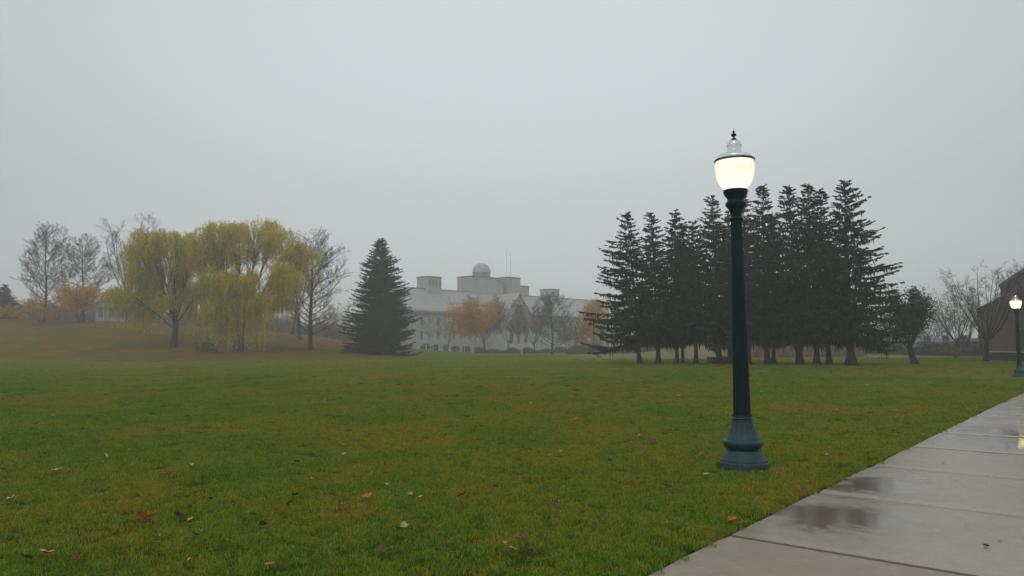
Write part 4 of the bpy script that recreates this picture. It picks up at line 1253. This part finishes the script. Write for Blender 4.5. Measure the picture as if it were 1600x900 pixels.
post_lab = ['white post nearest the lone spruce, before the hedge', 'second white post from the lone spruce, left one of a close pair', 'third white post from the lone spruce, right one of a close pair',
            'fourth white post, standing alone before the hedge', 'white post just left of the orange tree', 'white post closest to the orange tree trunk']
mat_white = noisy('white_paint', (.68, .68, .66), (.8, .8, .78), 5, .6, .3, .05)
for px_, lab in zip((666, 686, 691, 702, 721, 726), post_lab):
    b_ = base(px_, 146)
    mb = MB(); mb.lathe([(.08, -.1), (.08, .85), (.095, .87), (.095, .95), (.05, 1.03), (.001, 1.06)], 12)
    o = mb.build('white_post', mat_white, None, b_); tag(o, lab, 'post', 'white posts before the hedge')

def brush(name, px0, px1, Y, h, n, mat, label, seed, dy=3):
    rg = np.random.default_rng(seed)
    x0, x1 = base(px0, Y).x, base(px1, Y).x
    x = rg.uniform(x0, x1, n); y = Y + rg.uniform(-dy, dy, n)
    lump = .45 + .55 * np.abs(np.sin(x * .9 + seed) * np.sin(x * .37 + 1.3 * seed))
    z = terrain(x, y)
    hh = h * lump * rg.uniform(.4, 1, n)
    C = np.stack([x, y, z + hh / 2], 1)
    A = np.stack([rg.normal(0, .22, n) * hh, rg.normal(0, .2, n) * hh, hh / 2], 1)
    B = np.stack([np.full(n, 1.), np.zeros(n), np.zeros(n)], 1) * rg.uniform(.012, .03, n)[:, None]
    mb = MB(); mb.quads(C, A, B, 0, rg.uniform(0, 1, n))
    m = int(n * 1.2); k = rg.integers(0, n, m)
    mb.leaves(rg, C[k] + A[k] * rg.uniform(-.2, 1, m)[:, None] + rg.normal(0, .06, (m, 3)), .05)
    o = mb.build(name, mat, tint=True)
    tag(o, label, 'brush', kind='stuff')
brush('dry_brush', 1145, 1330, 84, 1.7, 9000, mat_straw, 'straw coloured dry brush behind the trunks of the spruce row', 5)
brush('brown_brush', 1330, 1535, 88, 1.6, 6000, mat_olive, 'brown grey underbrush behind the apple tree and shed', 6)
brush('olive_brush', 885, 1110, 132, 2.0, 7000, mat_olive, 'grey olive underbrush behind the tan rough grass', 7, 5)
brush('grey_brush', 740, 885, 158, 1.6, 4000, mat_olive, 'dull hazy underbrush at the foot of the hall', 8, 4)
brush('far_brush', -30, 250, 160, 4.6, 9000, mat_pinkbrush, 'hazy pinkish brown thicket along the back of the hill', 9, 6)
brush('mid_brush', 250, 430, 160, 4.2, 7000, mat_pinkbrush, 'hazy pinkish brown thicket seen low between and behind the willows', 14, 5)
brush('distant_brush', 420, 620, 158, 4.0, 7000, mat_pinkbrush, 'hazy pinkish thicket behind the bare trunks left of the lone spruce', 10, 5)
brush('backing_brush', 1030, 1420, 150, 5.0, 12000, mat_olive, 'grey olive thicket far behind the spruce row', 12, 8)
# trees glimpsed through and behind the row
GB = 'leafless trees glimpsed behind the spruce row'
for i, (px, Y, pt, wp, lab) in enumerate([
        (1052, 118, 492, 80, 'leafless tree glimpsed low behind the left part of the spruce row'),
        (1110, 112, 486, 84, 'leafless tree glimpsed behind the row just left of the lamp post'),
        (1186, 110, 482, 84, 'leafless tree glimpsed behind the row just right of the lamp post'),
        (1262, 106, 484, 84, 'leafless tree glimpsed behind the three right spruces'),
        (1370, 100, 478, 80, 'leafless tree glimpsed behind the boughs of the biggest spruce')]):
    bare_tree(px, Y, pt, wp, lab, 91 + i, 'fan', GB, base_h=.12, tr=.14, nlimb=7, twigm=mat_twig_red, leaf=mat_straw if i % 2 else mat_olive, leaf_n=1100, leaf_size=.09, leaf_spread=.35, twig=.014)

mat_chair = noisy('brown_stained_wood', (.050, .028, .022), (.085, .048, .038), 8, .7, .3, .2, stretch=(1, 1, 4))
def deck_chair(px, py, label, rz, scale=1.0):
    b_ = G(px, py)
    e_ = empty('garden_chair', b_, label, 'chair', 'wooden garden chairs under the willows', rz)
    M1 = Matrix.Translation((-.12, 0, .30)) @ Matrix.Rotation(R(24), 4, 'Y').inverted()
    mb = MB()
    for k in range(5):
        y = -.26 + k * .13
        mb.box(-.015, .015, y - .055, y + .055, 0, .78 - .06 * abs(k - 2), 0, M1)
    mb.build('backrest', mat_chair, e_)
    mb = MB()
    for k in range(5): mb.box(-.10 + k * .125, .015 + k * .125, -.30, .30, .30 + .018 * k, .33 + .018 * k)
    mb.build('seat', mat_chair, e_)
    for sy in (-1, 1):
        mb = MB(); mb.box(-.35, .52, sy * .36 - .06, sy * .36 + .06, .56, .585); mb.build('armrest', mat_chair, e_)
        mb = MB(); mb.box(.40, .47, sy * .33 - .03, sy * .33 + .03, -.05, .555); mb.build('leg', mat_chair, e_)
        mb = MB(); mb.box(-.32, -.25, sy * .33 - .03, sy * .33 + .03, -.05, .555); mb.build('leg', mat_chair, e_)
    e_.scale = (1.25, 1.25, 1.25)
deck_chair(311.5, 549, 'dark brown garden chair on the left, near the left willow trunk', R(10))
deck_chair(323, 550, 'dark brown garden chair in the middle of the three under the willows', R(-20))
deck_chair(331, 551, 'brown garden chair on the right, touching the golden willow strands', R(-50))

mat_cab = noisy('green_cabinet_paint', (.020, .040, .036), (.035, .06, .052), 4, .5, .4, .1)
mat_pale = noisy('pale_blue_paint', (.42, .48, .52), (.52, .58, .62), 4, .5, .4, .1)
mat_greybox = noisy('grey_cabinet_paint', (.12, .12, .125), (.17, .17, .175), 4, .6, .3, .1)
def cabinet(px, py, wpx, hpx, mat, name, label, cat='box', dep=.8):
    b_ = G(px, py); k = b_.y / FPX
    w_, h_ = wpx * k, hpx * k
    e_ = empty(name, b_, label, cat)
    mb = MB(); mb.box(-w_ / 2, w_ / 2, 0, dep, -.1, h_ * .94); mb.build('housing', mat, e_)
    mb = MB(); mb.box(-w_ / 2 - .04, w_ / 2 + .04, -.05, dep + .05, h_ * .943, h_); mb.build('lid', mat, e_)
    for s in (-1, 1):
        mb = MB(); mb.box(s * w_ / 4 - w_ * .21, s * w_ / 4 + w_ * .21, -.025, -.003, .06, h_ * .86); d_ = mb.build('door', mat, e_)
        mb = MB(); mb.box(s * w_ * .06 - .01, s * w_ * .06 + .01, -.05, -.027, h_ * .45, h_ * .55); mb.build('handle', mat_dark_trim, d_)
cabinet(1141, 568.5, 16, 11, mat_cab, 'utility_cabinet', 'dark green utility cabinet behind the spruce trunks at the lamp post')
cabinet(1128, 568.5, 9, 13, mat_pale, 'white_box', 'small pale blue white box beside the dark green cabinet')
cabinet(1116, 568, 13, 10, mat_greybox, 'grey_box', 'low grey box left of the pale box behind the spruces')

# ------------------------------------------------------------------ fallen leaves
def leaf_mesh(seed, lobes=5, slim=1.0):
    rg = random.Random(seed)
    pts = []
    n = lobes * 4
    for i in range(n):
        a_ = i * 2 * PI / n
        k = i % 4
        r = (1.0, .76, .58, .78)[k] * rg.uniform(.72, 1.12)
        if lobes <= 2: r = (1.0, .62, .5, .62)[k]
        pts.append((r * math.cos(a_) * 1.0, r * math.sin(a_) * slim))
    fold = rg.uniform(.35, .8)
    V = [(0, 0, .0)]
    for x, y in pts:
        V.append((x, y, fold * abs(y) + .45 * x * x * rg.uniform(.2, 1)))
    V = np.array(V) * .5
    F = [(0, i + 1, (i + 1) % n + 1) for i in range(n)]
    m = MB(); m.add(V, F)
    m.tubes([(V[n // 2 + 1])], [(V[n // 2 + 1] + np.array([-.35, .05, .05]))], [.012], [.009], 3)
    return m
LC = {}
for nm, c1, c2 in (('tan', (.36, .23, .10), (.54, .38, .19)), ('pale', (.27, .22, .11), (.42, .34, .19)), ('orange', (.30, .10, .03), (.48, .19, .06)),
                   ('dark red', (.11, .042, .018), (.20, .085, .035)), ('brown', (.10, .055, .030), (.18, .10, .055)), ('blackish', (.018, .013, .010), (.04, .03, .022))):
    m, t = new_mat(nm.replace(' ', '_') + '_leaf')
    n_ = noise(t, geo_pos(t), 40, 4)
    out(t, principled(t, cramp(t, n_, [(.35, c1), (.65, c2)]), .7, .05))
    LC[nm] = m
LM = {}
def get_leaf(col, var):
    if (col, var) not in LM:
        lob, sl = ((5, .95), (3, .8), (5, .75), (2, .55))[var]
        me_ = leaf_mesh(var * 13 + 1, lob, sl).mesh('fallen_leaf', LC[col])
        LM[(col, var)] = me_
    return LM[(col, var)]
leaves = [
 (88,741,'tan',1.3),(156,725,'tan',.9),(146,724,'pale',.6),(166,717,'pale',1.0),(85,716,'pale',.7),(15,761,'pale',.7),(17,788,'tan',1.1),(6,738,'dark red',1.0),(7,690,'dark red',.9),
 (82,652,'pale',.7),(215,659,'pale',.8),(321,686,'pale',1.0),(298,731,'pale',.8),(259,743,'brown',.8),(223,819,'orange',1.9),(305,845,'dark red',1.3),(347,859,'tan',1.2),(297,820,'tan',.7),
 (247,848,'pale',.7),(245,857,'pale',.8),(70,874,'tan',1.2),(41,881,'brown',1.1),(120,882,'dark red',1.2),(186,877,'dark red',1.0),(362,791,'tan',.9),(278,812,'blackish',1.1),(433,805,'dark red',1.3),
 (416,811,'pale',.9),(395,812,'blackish',.8),(410,827,'blackish',.8),(464,727,'dark red',.9),(487,753,'pale',.6),(461,780,'blackish',.9),(482,782,'tan',.6),(453,792,'brown',.8),(422,893,'orange',1.0),
 (292,887,'tan',.7),(331,786,'blackish',1.0),(129,674,'brown',.7),(679,727,'tan',1.4),(722,729,'pale',.9),(538,714,'tan',.8),(537,700,'pale',.7),(636,694,'brown',.9),(574,783,'orange',1.2),
 (604,745,'brown',1.0),(605,763,'tan',.7),(620,782,'pale',.8),(641,778,'pale',.7),(657,783,'tan',.6),(537,796,'tan',.6),(522,805,'pale',.7),(631,829,'pale',.8),(661,830,'brown',.9),(722,780,'dark red',1.0),
 (817,845,'dark red',1.2),(845,847,'tan',.8),(801,868,'tan',.8),(787,859,'pale',.7),(687,868,'brown',1.1),(866,790,'tan',1.1),(907,807,'tan',1.1),(940,819,'tan',1.2),(880,769,'pale',.8),(909,744,'pale',.8),
 (885,751,'pale',.7),(953,725,'blackish',.8),(991,764,'dark red',1.2),(860,717,'tan',.9),(861,724,'blackish',.8),(877,710,'pale',.6),(888,648,'dark red',1.0),(901,658,'orange',1.1),(830,632,'pale',.8),
 (740,600,'pale',1.1),(869,613,'pale',.8),(990,637,'brown',.8),(665,682,'brown',.7),(583,640,'tan',.7),(508,627,'tan',.8),(598,868,'brown',.8),(625,868,'dark red',.9),(999,684,'pale',.6),
 (1035,659,'dark red',1.0),(1019,693,'dark red',1.1),(1098,716,'orange',1.2),(1083,706,'tan',.6),(1289,673,'orange',1.1),(1355,603,'pale',.9),(1190,614,'tan',.9),(1201,627,'pale',.8),(1262,638,'pale',.7),
 (1307,643,'tan',.6),(1400,644,'orange',1.0),(1450,650,'orange',1.0),(1207,699,'pale',1.0),(1104,747,'tan',.8),(1020,731,'brown',.9),(1146,821,'orange',1.0),(1444,683,'tan',.9),(1292,715,'tan',.6),
 (1474,727,'blackish',.7),(1541,859,'blackish',.8),(1562,852,'blackish',.6),(560,655,'brown',.7),(715,660,'tan',.6),(780,690,'brown',.7),(430,640,'pale',.6),(350,620,'pale',.7),(1060,620,'tan',.7),(950,610,'pale',.6)]
special = {(223,819): 'largest orange red fallen leaf, lying curled on the lawn at lower left', (1474,727): 'small black wet leaf scrap on the path beside the third joint',
 (1541,859): 'black leaf scrap on the nearest wet path slab, left of its neighbour', (1562,852): 'tiny black leaf scrap on the nearest wet path slab, right of its neighbour',
 (1146,821): 'orange tan leaf caught on the grass edge where the widest path joint begins', (1444,683): 'tan leaf on the grass edge of the path far up',
 (1098,716): 'curled orange leaf in the grass just left of the lamp base', (1289,673): 'orange leaf on the lawn between lamp shaft and path',
 (740,600): 'pale leaf farthest away on the lawn, below the hall', (991,764): 'wine red leaf standing up in the grass left of the path'}
def region(px, py):
    if px > 1400: h_ = 'beside the far path'
    elif px > 1175: h_ = 'between lamp post and path'
    elif px > 960: h_ = 'left of the lamp post'
    elif px > 820: h_ = 'below the golden tree'
    elif px > 690: h_ = 'below the hall towers'
    elif px > 540: h_ = 'below the lone spruce'
    elif px > 400: h_ = 'below the large bare tree'
    elif px > 200: h_ = 'below the willows'
    else: h_ = 'at the left edge side'
    v_ = 'near the bottom edge' if py > 835 else ('low on the lawn' if py > 770 else ('halfway down the lawn' if py > 700 else 'far up the lawn'))
    return h_, v_
cells = {}
for L_ in leaves:
    if L_[:2] in special: continue
    cells.setdefault((L_[2], *region(L_[0], L_[1])), []).append(L_)
ORD = ['first', 'second', 'third', 'fourth', 'fifth', 'sixth', 'seventh', 'eighth']
lab_of = dict(special)
for (col, h_, v_), L in cells.items():
    L.sort()
    for i, l in enumerate(L):
        if len(L) == 1: lab_of[l[:2]] = f'{col} leaf {v_}, {h_}'
        elif len(L) == 2: lab_of[l[:2]] = f'{col} leaf {v_}, {h_}, {"left" if i == 0 else "right"} of two'
        else: lab_of[l[:2]] = f'{col} leaf {v_}, {h_}, {ORD[i]} from left'
rl = random.Random(9)
for i, (px, py, col, s) in enumerate(leaves):
    p = G(px, py)
    var = i % 4
    o = link('fallen_leaf', get_leaf(col, var))
    onpath = path_coords(p.x, p.y)[1] > 0
    if not onpath: p = G(px, py + 4.0 / max(p.y, 5) * 5)
    sz = .114 * s * (1.0 + .035 * max(0, p.y - 8))
    sz = min(sz, .30)
    if onpath: sz *= .6
    o.location = (p.x, p.y, p.z + (.024 if onpath else .054))
    o.rotation_euler = (rl.uniform(-.15, .15) if onpath else rl.uniform(-.5, .5), rl.uniform(-.1, .1) if onpath else rl.uniform(-.45, .45), rl.uniform(0, 6.28))
    o.scale = (sz, sz, sz)
    tag(o, lab_of[(px, py)], 'leaf', 'fallen leaves scattered on the lawn')

# ------------------------------------------------------------------ haze
mb = MB(); mb.box(-640, 640, -80, 720, -6, 34)
hz, t = new_mat('fog')
pv = nd(t, 'ShaderNodeVolumePrincipled')
pv.inputs['Color'].default_value = (.955, .975, .985, 1)
pv.inputs['Density'].default_value = .0021
pv.inputs['Anisotropy'].default_value = .45
o_ = nd(t, 'ShaderNodeOutputMaterial')
t.links.new(pv.outputs[0], o_.inputs['Volume'])
haze = mb.build('haze', hz)
tag(haze, 'thin pale autumn fog over the whole lawn', 'fog', kind='stuff')
